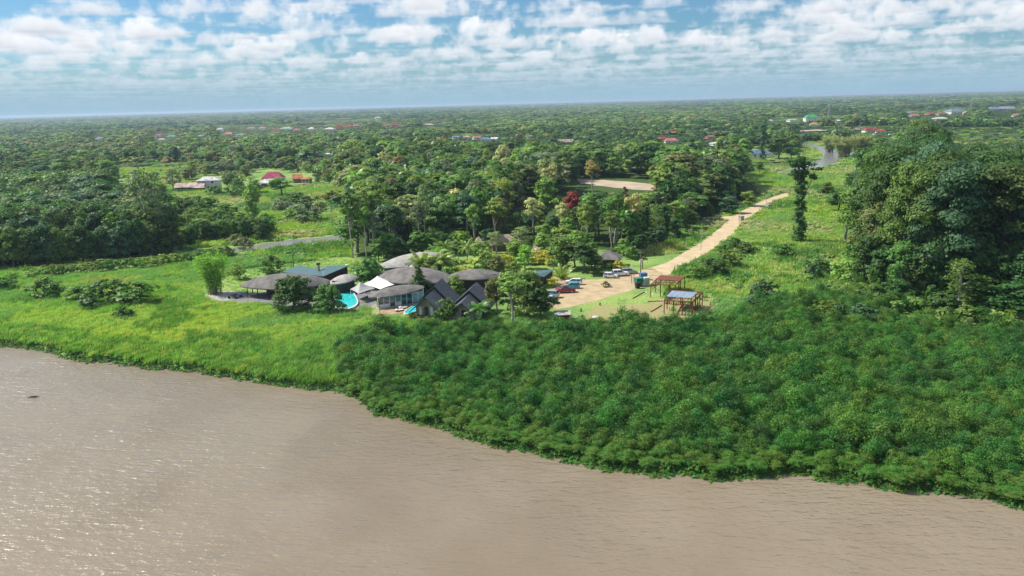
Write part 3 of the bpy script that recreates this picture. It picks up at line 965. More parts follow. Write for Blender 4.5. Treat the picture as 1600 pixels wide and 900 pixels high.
for (x, b, t, w, tn, k, lb) in ((785, 310, 226, 36, CREAM, 'broad', 'largest cream-blossomed tree crowning the middle forest'), (862, 330, 257, 26, CREAM, 'tall', 'cream-topped tree right of the largest blossoming crown'),
                                (892, 372, 299, 36, RED, 'broad', 'rust-red crowned tree in the middle of the forest'), (880, 380, 316, 22, CREAM, 'tall', 'small cream-blossomed tree just below the rust-red crown'),
                                (832, 382, 308, 28, CREAM, 'tall', 'cream-blossomed tree left of the rust-red crown'), (925, 318, 250, 24, ORANGE, 'tall', 'orange-tinged tree above the quarry strip'),
                                (990, 388, 302, 26, CREAM, 'tall', 'cream-blossomed tree at the right below the quarry strip'), (876, 302, 252, 30, CREAM, 'broad', 'wide cream-speckled tree beyond the rust-red crown'),
                                (615, 338, 277, 34, BROWN, 'broad', 'brownish-topped tree at the left of the middle forest'), (625, 312, 243, 26, ORANGE, 'tall', 'orange-tinted tree at the far left of the middle forest'),
                                (600, 300, 236, 26, CREAM, 'broad', 'pale blossomed tree at the far left of the middle forest')):
    plant_px(k, x, b, t, tn, rng, wpx=w * 1.25, label=lb, name='blossoming_tree')
plant_px('conical', 977, 352, 292, BROWN, rng, wpx=26, label='dark cypress-shaped tree below the right end of the quarry strip', name='cypress_tree')
plant_px('giant', 1434, 268, 182, MID, rng, wpx=62, label='solitary tall tree rising above the back of the right grove')
for (x, b, t, w) in ((1318, 246, 214, 34), (1342, 243, 212, 30), (1296, 238, 212, 24)):
    plant_px('bamboo', x, b, t, PALE, rng, wpx=w * 1.5)
for (x, b, t, w, tn) in ((1128, 253, 212, 30, LIGHT), (1146, 250, 214, 32, MID), (1216, 252, 214, 44, DARK), (1236, 250, 220, 30, MID), (1164, 256, 216, 34, LIGHT), (1186, 272, 252, 16, MID)):
    plant_px('broad', x, b, t, tn, rng, wpx=w)
plant_px('slim', 372, 294, 278, MID, rng, wpx=20, label='small round tree between the white-roofed house and the pink-roofed house')
plant_px('palm', 380, 296, 270, LIGHT, rng, label='yellowish palm tree left of the pink-roofed house')
plant_px('palm', 392, 298, 274, BRIGHT, rng, label='bright yellow-green palm at the left front of the pink-roofed house')
plant_px('slim', 400, 303, 280, LIGHT, rng, wpx=24)
plant_px('palm', 500, 288, 255, LIGHT, rng, label='pale palm tree in front of the dense trees right of the orange-brown house')
plant_px('bush', 384, 392, 372, GREY, rng, wpx=30, label='greyish bush at the muddy channel mouth', name='greyish_bush')

# --- gardens behind and between the lodge roofs
g_rng = random.Random(11)
for (x, b, k, s, tn) in ((662, 436, 'coconut', 50, LIGHT), (674, 435, 'coconut', 46, MID), (686, 434, 'coconut', 50, LIGHT), (698, 433, 'slim', 24, LIGHT), (710, 432, 'banana', 30, BRIGHT), (655, 399, 'slim', 26, MID), (584, 440, 'slim', 24, DARK), (604, 402, 'slim', 26, MID), (642, 456, 'banana', 22, MID), (668, 456, 'banana', 24, LIGHT), (700, 446, 'slim', 20, LIGHT), (668, 412, 'banana', 34, BRIGHT), (684, 418, 'coconut', 40, LIGHT), (700, 410, 'coconut', 46, MID), (716, 418, 'banana', 30, LIGHT), (730, 408, 'coconut', 40, LIGHT), (742, 418, 'banana', 30, BRIGHT),
                         (757, 412, 'bush', 34, LIGHT), (690, 424, 'bush', 16, ORANGE), (722, 426, 'bush', 16, YELLOW), (708, 426, 'bush', 14, YELLOW), (776, 420, 'bush', 36, LIGHT), (792, 418, 'bush', 34, YELLOW), (806, 412, 'slim', 26, LIGHT),
                         (820, 420, 'slim', 26, BRIGHT), (800, 430, 'bush', 30, MID), (842, 412, 'bush', 30, YELLOW), (858, 414, 'bush', 36, YELLOW), (868, 402, 'bush', 30, BRIGHT), (880, 420, 'slim', 34, MID), (898, 420, 'broad', 36, MID),
                         (912, 426, 'broad', 38, DARK), (925, 422, 'slim', 30, MID), (938, 428, 'bush', 34, DARK), (900, 404, 'slim', 30, LIGHT), (846, 400, 'slim', 24, LIGHT), (615, 400, 'banana', 40, BRIGHT), (628, 396, 'banana', 30, LIGHT),
                         (592, 408, 'slim', 24, MID), (760, 430, 'slim', 24, MID), (776, 440, 'slim', 28, OLIVE), (988, 404, 'bush', 30, MID), (776, 396, 'airy', 30, PALE), (748, 396, 'bush', 30, LIGHT), (812, 396, 'airy', 36, PALE), (882, 396, 'slim', 30, LIGHT),
                         (915, 402, 'slim', 26, MID), (988, 392, 'slim', 24, DARK), (700, 396, 'coconut', 40, MID), (720, 394, 'slim', 22, BRIGHT), (672, 398, 'slim', 26, MID)):
    w = s * g_rng.uniform(.95, 1.3)
    hh = {'palm': 1.0, 'banana': .75, 'coconut': 1.0, 'bush': .62, 'slim': 1.5, 'broad': 1.25, 'airy': 1.2}[k] * s
    plant_px(k, x, b, b - hh, tn, g_rng, wpx=w)

# --- forests: the trees that show largest are things, the rest one mass
MASS = []     # (x, y, h, kit index)
def forest(Q, spacing, kinds, hmin, hmax, n_own, seed, tones, front=None, lo=3.0, smooth=60):
    rg = np.random.default_rng(seed); rd = random.Random(seed)
    P = sample_poly(Q, spacing, rg)
    P = P[free(P)]
    h = hmin + (hmax - hmin) * np.clip(vnoise(P, smooth, seed) * .75 + rg.uniform(0, .4, len(P)) - .05, 0, 1.15)
    rc = (ROAD[:10] + ROAD[10:][::-1]) / 2          # nothing tall right beside the road
    dr = np.min(np.stack([np.hypot(*(P - (rc[i] * (1 - f) + rc[i + 1] * f)).T) for i in range(9) for f in (0, .25, .5, .75)]), 0)
    h = np.minimum(h, np.maximum(0, dr - 4) * .75 + 1)
    h = clear_heights(P, h, lo)
    P = P[h > 0]; h = h[h > 0]
    D = np.hypot(P[:, 0], P[:, 1])
    o = np.argsort(D - h * 1.5)
    for r, i in enumerate(o):
        k = rd.choices([a for a, b in kinds], [b for a, b in kinds])[0]
        if h[i] < 9 and k in ('tall', 'giant', 'palm', 'airy'): k = 'slim'
        tn = rd.choices([a for a, b in tones], [b for a, b in tones])[0]
        if k == 'palm' and tn in (CREAM, PALE, OLIVE, GREY): tn = MID
        if r < n_own:
            plant(k, P[i, 0], P[i, 1], h[i], tn, rd, w=None if k in ('palm', 'slim') else max(2.6, LIB[k][0][3] * h[i] / LIB[k][0][2] * rd.uniform(.85, 1.35)))
        else:
            MASS.append((P[i, 0], P[i, 1], h[i], k, tn))

GREENS = [(DARK, 4), (MID, 5), (LIGHT, 3), (OLIVE, 1.5), (BLUEG, 2), (GREY, 1.2)]
forest(LEFT_F, 6.6, [('mangrove', 6), ('airy', 1), ('broad', 1.5)], 13, 21, 62, 21, [(DARK, 6), (MID, 3), (BLUEG, 3), (GREY, 1)], smooth=40)
forest(LEFT_B, 4.6, [('mangrove', 4), ('slim', 2)], 5.5, 9.0, 16, 22, [(DARK, 3), (MID, 4), (LIGHT, 1)], smooth=30)
forest(CENTRAL, 8.2, [('broad', 3.6), ('tall', 4.6), ('slim', 3.6), ('palm', 1.4), ('airy', .8)], 12.5, 25, 118, 23, GREENS + [(CREAM, .08), (PALE, 1.2)], smooth=50)
forest(RIGHT_F, 10.5, [('giant', 6)], 29, 40, 34, 24, [(DARK, 6), (BLUEG, 2.5), (MID, 1)], smooth=50)

# edge planting in front of the right grove: palms, lower trees
r_rng = random.Random(31)
for (x, b, t, k, tn, w) in ((1350, 452, 414, 'fern_palm', DARK, 50), (1372, 462, 420, 'fern_palm', MID, 54), (1396, 458, 412, 'coconut', DARK, 60), (1440, 466, 420, 'fern_palm', DARK, 56), (1452, 476, 430, 'fern_palm', MID, 50), (1462, 468, 404, 'coconut', DARK, 60),
                            (1352, 448, 372, 'mangrove', DARK, 46), (1378, 462, 380, 'mangrove', DARK, 50), (1404, 470, 376, 'mangrove', MID, 52), (1430, 474, 384, 'slim', DARK, 40), (1452, 474, 372, 'mangrove', DARK, 54), (1478, 474, 380, 'mangrove', DARK, 54), (1506, 474, 384, 'mangrove', BLUEG, 56),
                            (1534, 478, 380, 'mangrove', DARK, 58), (1560, 482, 396, 'mangrove', DARK, 54), (1590, 486, 392, 'mangrove', DARK, 60), (1620, 490, 390, 'mangrove', MID, 60), (1345, 430, 340, 'airy', OLIVE, 50), (1340, 412, 340, 'mangrove', DARK, 40), (1338, 425, 376, 'slim', MID, 36), (1325, 440, 404, 'bush', LIGHT, 44),
                            (1400, 478, 436, 'mangrove', DARK, 56), (1500, 488, 400, 'airy', MID, 60), (1530, 485, 430, 'mangrove', MID, 70), (1580, 498, 440, 'mangrove', DARK, 70), (1366, 480, 444, 'bush', DARK, 60), (1470, 500, 455, 'slim', DARK, 56),
                            (1430, 500, 464, 'bush', MID, 60), (1510, 518, 478, 'bush', MID, 66), (1565, 520, 486, 'bush', LIGHT, 60), (1280, 430, 406, 'bush', DARK, 36), (1195, 470, 436, 'bush', BLUEG, 46), (1175, 492, 462, 'slim', BLUEG, 30),
                            (1270, 436, 412, 'bush', BLUEG, 28), (1290, 505, 470, 'bush', MID, 60), (1345, 512, 476, 'bush', BLUEG, 62), (1225, 402, 386, 'bush', MID, 40), (1115, 430, 408, 'bush', DARK, 50), (1140, 418, 398, 'bush', MID, 50),
                            (1092, 436, 420, 'bush', MID, 40), (1165, 398, 380, 'bush', DARK, 36), (1130, 398, 380, 'bush', MID, 30), (1148, 390, 372, 'bush', DARK, 24), (1310, 330, 300, 'broad', DARK, 40), (1345, 320, 262, 'broad', DARK, 46),
                            (1376, 315, 240, 'broad', MID, 50), (1336, 300, 266, 'broad', DARK, 44), (1420, 438, 300, 'airy', OLIVE, 70), (1385, 440, 290, 'giant', OLIVE, 110)):
    plant_px(k, x, b, t, tn, r_rng, wpx=w)
for (x, b) in ((6, 416), (22, 417), (40, 415), (58, 414), (76, 413), (94, 412), (112, 410), (130, 409), (148, 408), (166, 406), (184, 405), (202, 403), (220, 401), (238, 399), (-16, 419), (-40, 421), (256, 396), (272, 393)):
    plant_px('mangrove', x, b, b - r_rng.uniform(42, 72), r_rng.choice([DARK, DARK, BLUEG, MID]), r_rng, wpx=r_rng.uniform(30, 42))
for (x, b, t, w, tn) in ((551, 403, 300, 34, MID), (573, 404, 322, 26, LIGHT), (586, 403, 334, 24, GREY), (655, 398, 318, 26, GREY), (666, 396, 288, 22, PALE), (432 + 220, 392, 330, 20, MID), (742, 390, 318, 26, LIGHT), (915, 392, 318, 30, LIGHT), (955, 396, 330, 30, MID), (612, 398, 330, 24, DARK)):
    plant_px('tall', x, b, t, tn, r_rng, wpx=w)
for (x, b, t) in ((600, 402, 372), (625, 400, 368), (690, 395, 362), (720, 392, 360), (765, 388, 356), (1000, 398, 366), (1030, 384, 352), (1055, 372, 340), (1078, 358, 328), (1104, 344, 314), (1140, 333, 306), (1170, 322, 298), (975, 400, 372), (850, 386, 350), (820, 386, 352)):
    plant_px('slim', x, b, t, r_rng.choice([DARK, MID, LIGHT, BLUEG]), r_rng, wpx=r_rng.uniform(22, 32))
# shrubs of the middle-left field
for (x, b, t, w, tn, k) in ((285, 330, 315, 34, DARK, 'bush'), (305, 328, 312, 36, MID, 'bush'), (325, 325, 308, 26, DARK, 'bush'), (335, 306, 290, 26, MID, 'bush'), (368, 308, 288, 30, MID, 'bush'), (356, 338, 326, 30, DARK, 'bush'), (276, 348, 336, 28, MID, 'bush'), (308, 346, 334, 40, DARK, 'bush'),
                            (440, 306, 276, 40, LIGHT, 'broad'), (462, 318, 300, 36, MID, 'broad'), (478, 324, 312, 30, DARK, 'bush'), (440, 330, 312, 34, GREY, 'bush'), (480, 346, 330, 46, GREY, 'bush'), (368, 382, 366, 26, OLIVE, 'bush'), (520, 316, 300, 30, OLIVE, 'bush'), (455, 342, 326, 24, LIGHT, 'bush'),
                            (270, 300, 262, 30, GREY, 'airy'), (296, 282, 262, 24, OLIVE, 'slim'), (500, 330, 316, 20, OLIVE, 'bush')):
    plant_px(k, x, b, t, tn, r_rng, wpx=w * 1.15)
# hedge row along the old channel, left: individuals
hedge = [(86, 431, 16), (100, 430, 15), (116, 427, 13), (132, 426, 14), (150, 425, 14), (168, 423, 15), (186, 421, 14), (203, 420, 15), (220, 419, 14), (238, 417, 15), (256, 415, 15), (274, 413, 14), (292, 411, 14), (310, 409, 15), (326, 407, 16), (342, 405, 17), (356, 402, 15), (48, 435, 10), (20, 438, 9), (66, 432, 10), (-10, 441, 10)]
for x, b, hh in hedge:
    plant_px('bush', x, b, b - hh * 1.15, MID if r_rng.random() < .6 else LIGHT, r_rng, wpx=25, group='shrubs of the long hedge row', name='hedge_shrub')

# --- everything else of the forest, to about 650 m: one mass of the same trees
KIT = []; KEY = {}
def kit(kind, tone):
    k = (kind, tone)
    if k not in KEY:
        KEY[k] = [len(KIT) + i for i in range(len(LIB[kind]))]
        for (t, c, H, W) in LIB[kind]:
            KIT.append((c, tone, H))
    return r_rng.choice(KEY[k])

FAR_P = []
def near_mass():
    rg = np.random.default_rng(61)
    # the wooded plain between the left forest and the village
    Q = poly([(-700, 372), (-200, 330), (0, 322), (180, 316), (262, 312), (268, 296), (300, 262), (545, 262), (700, 255), (1100, 262), (1150, 268), (1230, 262), (1210, 240), (1700, 240), (2300, 262), (2500, 236), (-1200, 262)])
    P = sample_poly(Q, 11.5, rg); P = P[free(P)]
    P = P[~inside(P, CENTRAL) & ~inside(P, RIGHT_F) & ~inside(P, LEFT_F)]
    h = 4.5 + 13.5 * np.clip(vnoise(P, 70, 3) * .6 + rg.uniform(0, .8, len(P)) ** 1.4 - .15, 0, 1.2)
    h = clear_heights(P, h, 3.0)
    h = np.where((h <= 0) & (rg.uniform(0, 1, len(P)) < .30), rg.uniform(1.0, 2.4, len(P)), h)
    keep = (h > 0) & ~((vnoise(P, 45, 8) < .22) & (rg.uniform(0, 1, len(P)) < .8))
    for p, q in zip(P[keep], h[keep]):
        k = r_rng.choices(['broad', 'mangrove', 'slim', 'palm'], [6, 2, 1.5, .4])[0]
        MASS.append((p[0], p[1], q, k, r_rng.choices([a for a, b in GREENS + [(ORANGE, .1)]], [b for a, b in GREENS + [(ORANGE, .1)]])[0]))
near_mass()
def mid_left():
    rg = np.random.default_rng(63)
    Q = poly([(262, 300), (290, 262), (545, 262), (545, 286), (500, 288), (440, 268), (400, 270), (345, 300), (272, 302)])
    P = sample_poly(Q, 7.0, rg); P = P[free(P)]
    h = 3.5 + 5.5 * rg.uniform(0, 1, len(P)) * (.5 + vnoise(P, 30, 77)); h = clear_heights(P, h, 2.0); keep = (h > 0) & (rg.uniform(0, 1, len(P)) < .8)
    for p, q in zip(P[keep], h[keep]):
        MASS.append((p[0], p[1], q, r_rng.choice(['broad', 'broad', 'mangrove', 'bush']), r_rng.choice([MID, GREY, GREY, OLIVE, LIGHT, PALE, DARK])))
mid_left()
pts = np.array([(m[0], m[1], 0) for m in MASS])
idx = np.array([kit(m[3], m[4]) for m in MASS])
hs = np.array([m[2] for m in MASS]); HH = np.array([KIT[i][2] for i in idx])
wid = np.array([(hs[i] / HH[i]) * ((1.15 + .75 * ((i * 7919) % 97) / 97) if MASS[i][3] in ('broad', 'mangrove') else 1.0) for i in range(len(MASS))])
print('near mass', len(MASS), 'kit', len(KIT))
scatter('forest_mass', pts, hs / HH, nrg.uniform(0, 2 * PI, len(pts)), idx, [(c, t) for c, t, H in KIT], 'unbroken tropical forest filling the plain behind the lodge', 'forest', tilt=wid)

# --- the plain out to the horizon
def far_kit():
    out = []
    for i in range(5):
        lo = dome_lobes(7, 5.2, 1.0, 11.0, 400 + i, rmin=.34, rmax=.55, flat=.8, asym=.5)
        out.append(crown_mesh('far_crown', lo, 300, 1.15, 410 + i, clump=.5, per=10, inner=.1))
    return out
FK = far_kit()
FT = [(DARK, 3.5), (MID, 5), (LIGHT, 3.5), (OLIVE, 2.2), (BLUEG, 3), (GREY, 1.5), (ORANGE, .22), (PALE, 1.2)]
def far_forest():
    rg = np.random.default_rng(71)
    src = [(FK[i % 5], FT[i // 5][0]) for i in range(5 * len(FT))]
    R = []; D0, D1 = 560.0, 26000.0
    ds = D0
    while ds < D1:
        sp = max(10.5, ds * 0.0100)
        step = sp * .85
        half = ds * 0.86 + 60
        nx = int(2 * half / sp)
        xs = np.linspace(-half, half, nx) + rg.uniform(-.5, .5, nx) * sp
        R.append(np.column_stack([xs, np.full(nx, ds) + rg.uniform(-.5, .5, nx) * step, np.full(nx, sp)]))
        ds += step
    A = np.concatenate(R); P = A[:, :2]; sp = A[:, 2]
    D = np.hypot(P[:, 0], P[:, 1])
    # keep clear of what near_mass already planted
    v = np.column_stack([P, np.zeros(len(P))]) - np.array([0, 0, CAM_H]); zc = v @ _f
    by = 450 - FOC * (v @ _u) / zc; bx = 800 + FOC * (v @ _r) / zc
    h = 4.5 + 10 * np.clip(vnoise(P, 110, 13) * .7 + rg.uniform(0, .7, len(P)) ** 1.5 - .15, 0, 1.4) + np.clip((D - 2500) / 6000, 0, 1) * 6
    h = np.where(by > 262, 0, h)
    h = clear_heights(P, h, 2.6)
    low = (h <= 0) & (by <= 262) & ~((bx > 1244) & (bx < 1348) & (by > 217)) & (rg.uniform(0, 1, len(P)) < .62)
    h = np.where(low, rg.uniform(.9, 2.6, len(P)), h) * free(P)
    # glades
    g = vnoise(P, 240, 17)
    gl = (g < .36) & (D < 6000) & (rg.uniform(0, 1, len(P)) < .85)
    h = np.where(gl & (h > 0), rg.uniform(1.2, 3.2, len(P)), h); h = np.where(gl & (rg.uniform(0, 1, len(P)) < .35), 0, h)
    keep = (h > 0)
    P, h, sp, D = P[keep], h[keep], sp[keep], D[keep]
    n = len(P)
    tn = rg.choice(len(FT), n, p=np.array([b for a, b in FT]) / sum(b for a, b in FT))
    # woods of one kind hang together, so tones drift over the plain
    z = vnoise(P, 420, 19)
    tn = np.where(gl[keep], np.where(rg.uniform(0, 1, n) < .5, 2, 7), tn); tn = np.where((z > .62) & (rg.uniform(0, 1, n) < .6), 0, tn); tn = np.where((z < .30) & (rg.uniform(0, 1, n) < .5), 3, tn)
    idx = tn * 5 + rg.integers(0, 5, n)
    print('far forest', n)
    scatter('distant_forest', z3(P), h / 12.0, rg.uniform(0, 2 * PI, n), idx, src, 'wooded plain running out flat to the horizon', 'forest', tilt=np.maximum(h / 12.0, sp / 8.4) * np.where(rg.uniform(0, 1, n) < .16, rg.uniform(1.3, 1.8, n), rg.uniform(.7, 1.25, n)))
far_forest()

# --- thicket on the river bank
def bank_kit():
    out = []
    for i in range(6):
        lo = dome_lobes(8, 1.35, 0.2, 2.7, 500 + i, rmin=.26, rmax=.50, flat=1.5, asym=.8)
        out.append(crown_mesh('thicket_bush', lo, 1700, 0.082, 510 + i, clump=.72, inner=.08, up=-.1))
    return out
def thicket():
    rg = np.random.default_rng(81)
    K = bank_kit()
    tones = [(0.066, 0.190, 0.040), (0.100, 0.250, 0.048), (0.042, 0.140, 0.034), (0.125, 0.265, 0.048)]  # the shrubs' own dark green, with cloud shade put into the colour
    src = [(k, t) for t in tones for k in K]
    P = sample_poly(MANGROVE, 1.45, rg, .55)
    d = P[:, 1] - shore_y(P[:, 0])
    ok = (d > -0.2)
    for Q in SOLID[:3] + SOLID[7:]: ok &= ~inside(P, Q)
    P, d = P[ok], d[ok]
    # ragged inland edge
    h = 0.58 + .55 * np.clip(vnoise(P, 7, 31), 0, 1) + rg.uniform(-.30, .42, len(P))
    h = np.where(rg.uniform(0, 1, len(P)) < .09, h * 1.45, h)
    h *= np.clip(.28 + d / 12, .28, 1.0)
    tn = np.where(d < 2 + 5 * vnoise(P, 9, 37), 3, rg.choice(3, len(P), p=[.45, .35, .20]))
    tn = np.where((rg.uniform(0, 1, len(P)) < .10), 3, tn)
    idx = tn * 6 + rg.integers(0, 6, len(P))
    keep = rg.uniform(0, 1, len(P)) > .06 + .25 * (vnoise(P, 5, 41) < .2)
    P, h, idx, d = P[keep], h[keep], idx[keep], d[keep]
    print('thicket', len(P))
    z = np.clip(d, -.9, 0)
    scatter('riverbank_thicket', np.column_stack([P, z]), h, rg.uniform(0, 2 * PI, len(P)), idx, src, 'dense dark green thicket of shrubs covering the bank down to the brown water', 'thicket', tilt=h * .5 + .62)
    # low floating plants along the waterline
    Q = poly([(470, 570), (2200, 800), (2200, 1000), (1600, 840), (900, 760), (560, 690), (-900, 560), (-900, 470), (0, 500), (300, 545)])
    P = sample_poly(Q, 0.62, rg, .5)
    d = P[:, 1] - shore_y(P[:, 0])
    lim = -0.5 - 1.5 * np.clip(vnoise(P, 6, 43) - .35, 0, 1)
    m = (d > lim) & (d < 1.3)
    P, d = P[m], d[m]
    n = len(P)
    lo = [(0, 0, .12, .42, .42, .16), (.3, .2, .1, .3, .3, .12), (-.3, .1, .12, .3, .3, .14)]
    k1 = [crown_mesh('bank_plant', lo, 60, .11, 520 + i, clump=.6, inner=0, up=1.2) for i in range(3)]
    print('bank plants', n)
    scatter('waterside_plants', np.column_stack([P, np.clip((d + .9) / 1.6 * 1.9 - 1.9, WATER_Z - .04, 0)]), rg.uniform(.7, 1.5, n), rg.uniform(0, 6.28, n), rg.integers(0, 6, n), [(k, t) for t in ((.06, .20, .035), (.10, .21, .03)) for k in k1],
            'low leafy plants floating along the waterline', 'water plants')
thicket()

# --- grass
def tuft(seed, n, h, spread, w, lean=(.30, -.06)):
    rg = np.random.default_rng(seed); V, F = [], []
    for k in range(n):
        a = rg.uniform(0, 2 * PI); r0 = spread * math.sqrt(rg.uniform(0, 1)) * .8
        x, y = math.cos(a) * r0, math.sin(a) * r0
        hh = h * rg.uniform(.6, 1.15); ln = rg.uniform(.15, .55); b = rg.uniform(0, 2 * PI)
        dx, dy = (math.cos(b) * ln + lean[0]) * hh, (math.sin(b) * ln + lean[1]) * hh
        c, s = math.cos(b + 1.57) * w, math.sin(b + 1.57) * w
        i = len(V)
        V += [(x - c, y - s, -.05), (x + c, y + s, -.05), (x + c * .8 + dx * .4, y + s * .8 + dy * .4, hh * .62), (x - c * .8 + dx * .4, y - s * .8 + dy * .4, hh * .62), (x + dx + c * .1, y + dy + s * .1, hh), (x + dx - c * .1, y + dy - s * .1, hh)]
        F += [(i, i + 1, i + 2, i + 3), (i + 3, i + 2, i + 4, i + 5)]
    return np_mesh('tuft', np.array(V), np.array(F), M_GRASSB)

G_YEL = (0.340, 0.480, 0.145); G_MID = (0.220, 0.395, 0.110); G_DEEP = (0.130, 0.275, 0.078); G_STRAW = (0.42, 0.44, 0.21); G_BLUE = (0.200, 0.375, 0.155)
def meadow():
    rg = np.random.default_rng(91)
    K = [tuft(600 + i, 26, .75, .55, .035) for i in range(4)]
    tones = [G_YEL, G_MID, G_DEEP, G_STRAW, G_BLUE]
    src = [(k, t) for t in tones for k in K]
    Q = poly([(-260, 520), (-200, 440), (0, 425), (90, 432), (330, 408), (420, 405), (560, 405), (560, 470), (700, 500), (850, 498), (940, 505), (905, 520), (760, 530), (560, 560), (560, 640), (300, 600), (0, 560), (-260, 545)])
    P = sample_poly(Q, .80, rg, .5)
    ok = free(P) & ~(inside(P, MANGROVE) & (rg.uniform(0, 1, len(P)) < .93)) & ~(inside(P, LAWN) & (rg.uniform(0, 1, len(P)) < .75))
    P = P[ok]; d = P[:, 1] - shore_y(P[:, 0])
    P2 = sample_poly(poly([(1040, 430), (1100, 398), (1180, 350), (1240, 330), (1320, 360), (1335, 470), (1200, 500), (1100, 512), (960, 515), (930, 500), (1036, 452)]), 1.15, rg, .5)
    P2 = P2[free(P2) & ~inside(P2, poly([(985, 470), (1036, 440), (1040, 470), (1036, 505), (960, 505)])) & ~inside(P2, MANGROVE) & ~(inside(P2, YARD) & (rg.uniform(0, 1, len(P2)) < .88))]
    n1 = len(P)
    P = np.concatenate([P, P2]); d = np.concatenate([d, np.full(len(P2), 50.)])
    n = len(P)
    a = vnoise(P, 16, 51); b = vnoise(P, 6, 52); c = vnoise(P, 30, 53)
    t = np.where(a > .56, 0, 1); t = np.where(b > .70, 2, t); t = np.where((c < .24) & (rg.uniform(0, 1, n) < .6), 3, t); t = np.where((vnoise(P, 22, 54) > .68), 4, t)
    t = np.where((d < 9 + 5 * b) & (rg.uniform(0, 1, n) < .85), 2 - (rg.uniform(0, 1, n) < .35), t)
    mixr = rg.uniform(0, 1, n) < .25
    t = np.where(mixr, rg.integers(0, 5, n), t)
    s = (.6 + .55 * b + .7 * vnoise(P, 2.4, 59)) * rg.uniform(.65, 1.3, n)
    lawn = inside(P, LAWN); s = np.where(lawn, s * .4, s)
    print('meadow', n)
    scatter('meadow_grass', z3(P), s, rg.uniform(-.5, .5, n), t * 4 + rg.integers(0, 4, n), src, 'tall wind-combed bright green grass between the river and the lodge', 'grass', tilt=s * .5 + .75)
    # fields further off: coarse clumps and low scrub
    Q = poly([(-300, 440), (0, 424), (300, 400), (440, 372), (225, 400), (240, 340), (180, 256), (300, 255), (345, 296), (545, 285), (548, 402), (420, 408), (330, 408)])
    Q2 = poly([(985, 402), (1100, 347), (1195, 306), (1150, 268), (1166, 246), (1250, 262), (1345, 262), (1350, 300), (1338, 400), (1342, 450), (1200, 470), (1100, 440), (1050, 432), (1098, 392)])
    Q3 = poly([(1248, 262), (1250, 205), (1345, 198), (1480, 196), (1640, 196), (1640, 232), (1480, 240), (1400, 262)])
    PP = []
    for q, spc in ((Q, 1.9), (Q2, 1.9), (Q3, 5.5)):
        p = sample_poly(q, spc, rg, .5)
        PP.append(np.column_stack([p, np.full(len(p), spc)]))
    A = np.concatenate(PP); ok = free(A[:, :2]) & ~inside(A[:, :2], LEFT_F) & ~inside(A[:, :2], CENTRAL)
    A = A[ok]; P = A[:, :2]; sp = A[:, 2]
    n = len(P)
    lo = [(0, 0, .25, .8, .8, .35), (.6, .3, .2, .6, .6, .3), (-.5, .3, .25, .6, .6, .32)]
    K2 = [crown_mesh('scrub', lo, 110, .20, 620 + i, clump=.6, inner=0, up=1.0) for i in range(3)]
    K3 = [tuft(630 + i, 22, .9, 1.0, .07) for i in range(2)]
    tones = [BRIGHT, G_YEL, G_MID, G_DEEP, G_STRAW, LIGHT]
    src = [(k, t) for t in tones for k in (K2 + K3)]
    a = vnoise(P, 22, 55); b = vnoise(P, 9, 56)
    t = np.where(a > .55, 1, 2); t = np.where(b > .66, 3, t); t = np.where(a < .28, 4, t); t = np.where(b < .3, 0, t)
    t = np.where(rg.uniform(0, 1, n) < .22, rg.integers(0, 6, n), t)
    k = np.where((vnoise(P, 14, 57) > .5) | (rg.uniform(0, 1, n) < .2), rg.integers(0, 3, n), 3 + rg.integers(0, 2, n))
    s = (.7 + 1.3 * b) * rg.uniform(.6, 1.3, n)
    print('fields', n)
    scatter('field_scrub', z3(P), s, rg.uniform(0, 6.28, n), t * 5 + k, src, 'rough grass and low scrub over the open fields behind the forest edge', 'scrub', tilt=s * .5 + sp * .5)
meadow()
# ------------------------------------------------------------------ building materials
M_SHINGLE = mat('weathered_shingle', (0.215, 0.198, 0.185), 0.9, 0.0, 0.5, col2=(0.125, 0.115, 0.11), bump=0.8, bscale=5.0, detail=8)
M_SUNPALESH = mat('sunlit_pale_shingle', (0.46, 0.435, 0.40), 0.9, 0.0, 0.6, col2=(0.32, 0.30, 0.28), bump=0.7, bscale=5.0, detail=8)  # paler shingle; sunshine on the rear shell roof is put into its colour
M_THATCH = mat('thatch', (0.44, 0.36, 0.25), 0.95, 0.0, 1.5, col2=(0.28, 0.22, 0.15), bump=0.8, bscale=6.0, detail=8)
def banded(name, c1, c2, scale, rough=0.8, angle=0.0, spec=0.3, bump=0.6):
    """courses of shingle or the ribs of sheet metal"""
    m = mat(name, c1, rough, 0.0, 1.1, col2=c2, detail=6, spec=spec)
    T = NT(m.node_tree); p = m.node_tree.nodes['Principled BSDF']
    tc = T.n('ShaderNodeTexCoord').outputs['Object']
    mp = T.n('ShaderNodeMapping', ins={'Vector': tc}); mp.inputs['Rotation'].default_value = (0, 0, angle)
    wv = T.n('ShaderNodeTexWave', ins={'Vector': mp.outputs[0]}); wv.inputs['Scale'].default_value = scale; wv.inputs['Distortion'].default_value = .6
    b = T.n('ShaderNodeBump', ins={'Height': wv.outputs[1], 'Strength': bump}); b.inputs['Distance'].default_value = 0.08
    T.L.new(b.outputs[0], p.inputs['Normal'])
    return m
M_SLATE = banded('slate_shingle', (0.110, 0.125, 0.150), (0.060, 0.068, 0.082), 1.4, 0.6, spec=0.4)
M_TEAL = banded('teal_sheet_roof', (0.100, 0.175, 0.180), (0.080, 0.145, 0.150), 1.1, 0.45, spec=0.5, bump=.3)
M_DARKWOOD = mat('dark_wood', (0.055, 0.042, 0.034), 0.8, 0.4, 3.0)
M_WOOD = mat('wood', (0.20, 0.15, 0.11), 0.8, 0.4, 3.0)
M_PALEWOOD = mat('pale_wood', (0.42, 0.38, 0.33), 0.8, 0.3, 2.0)
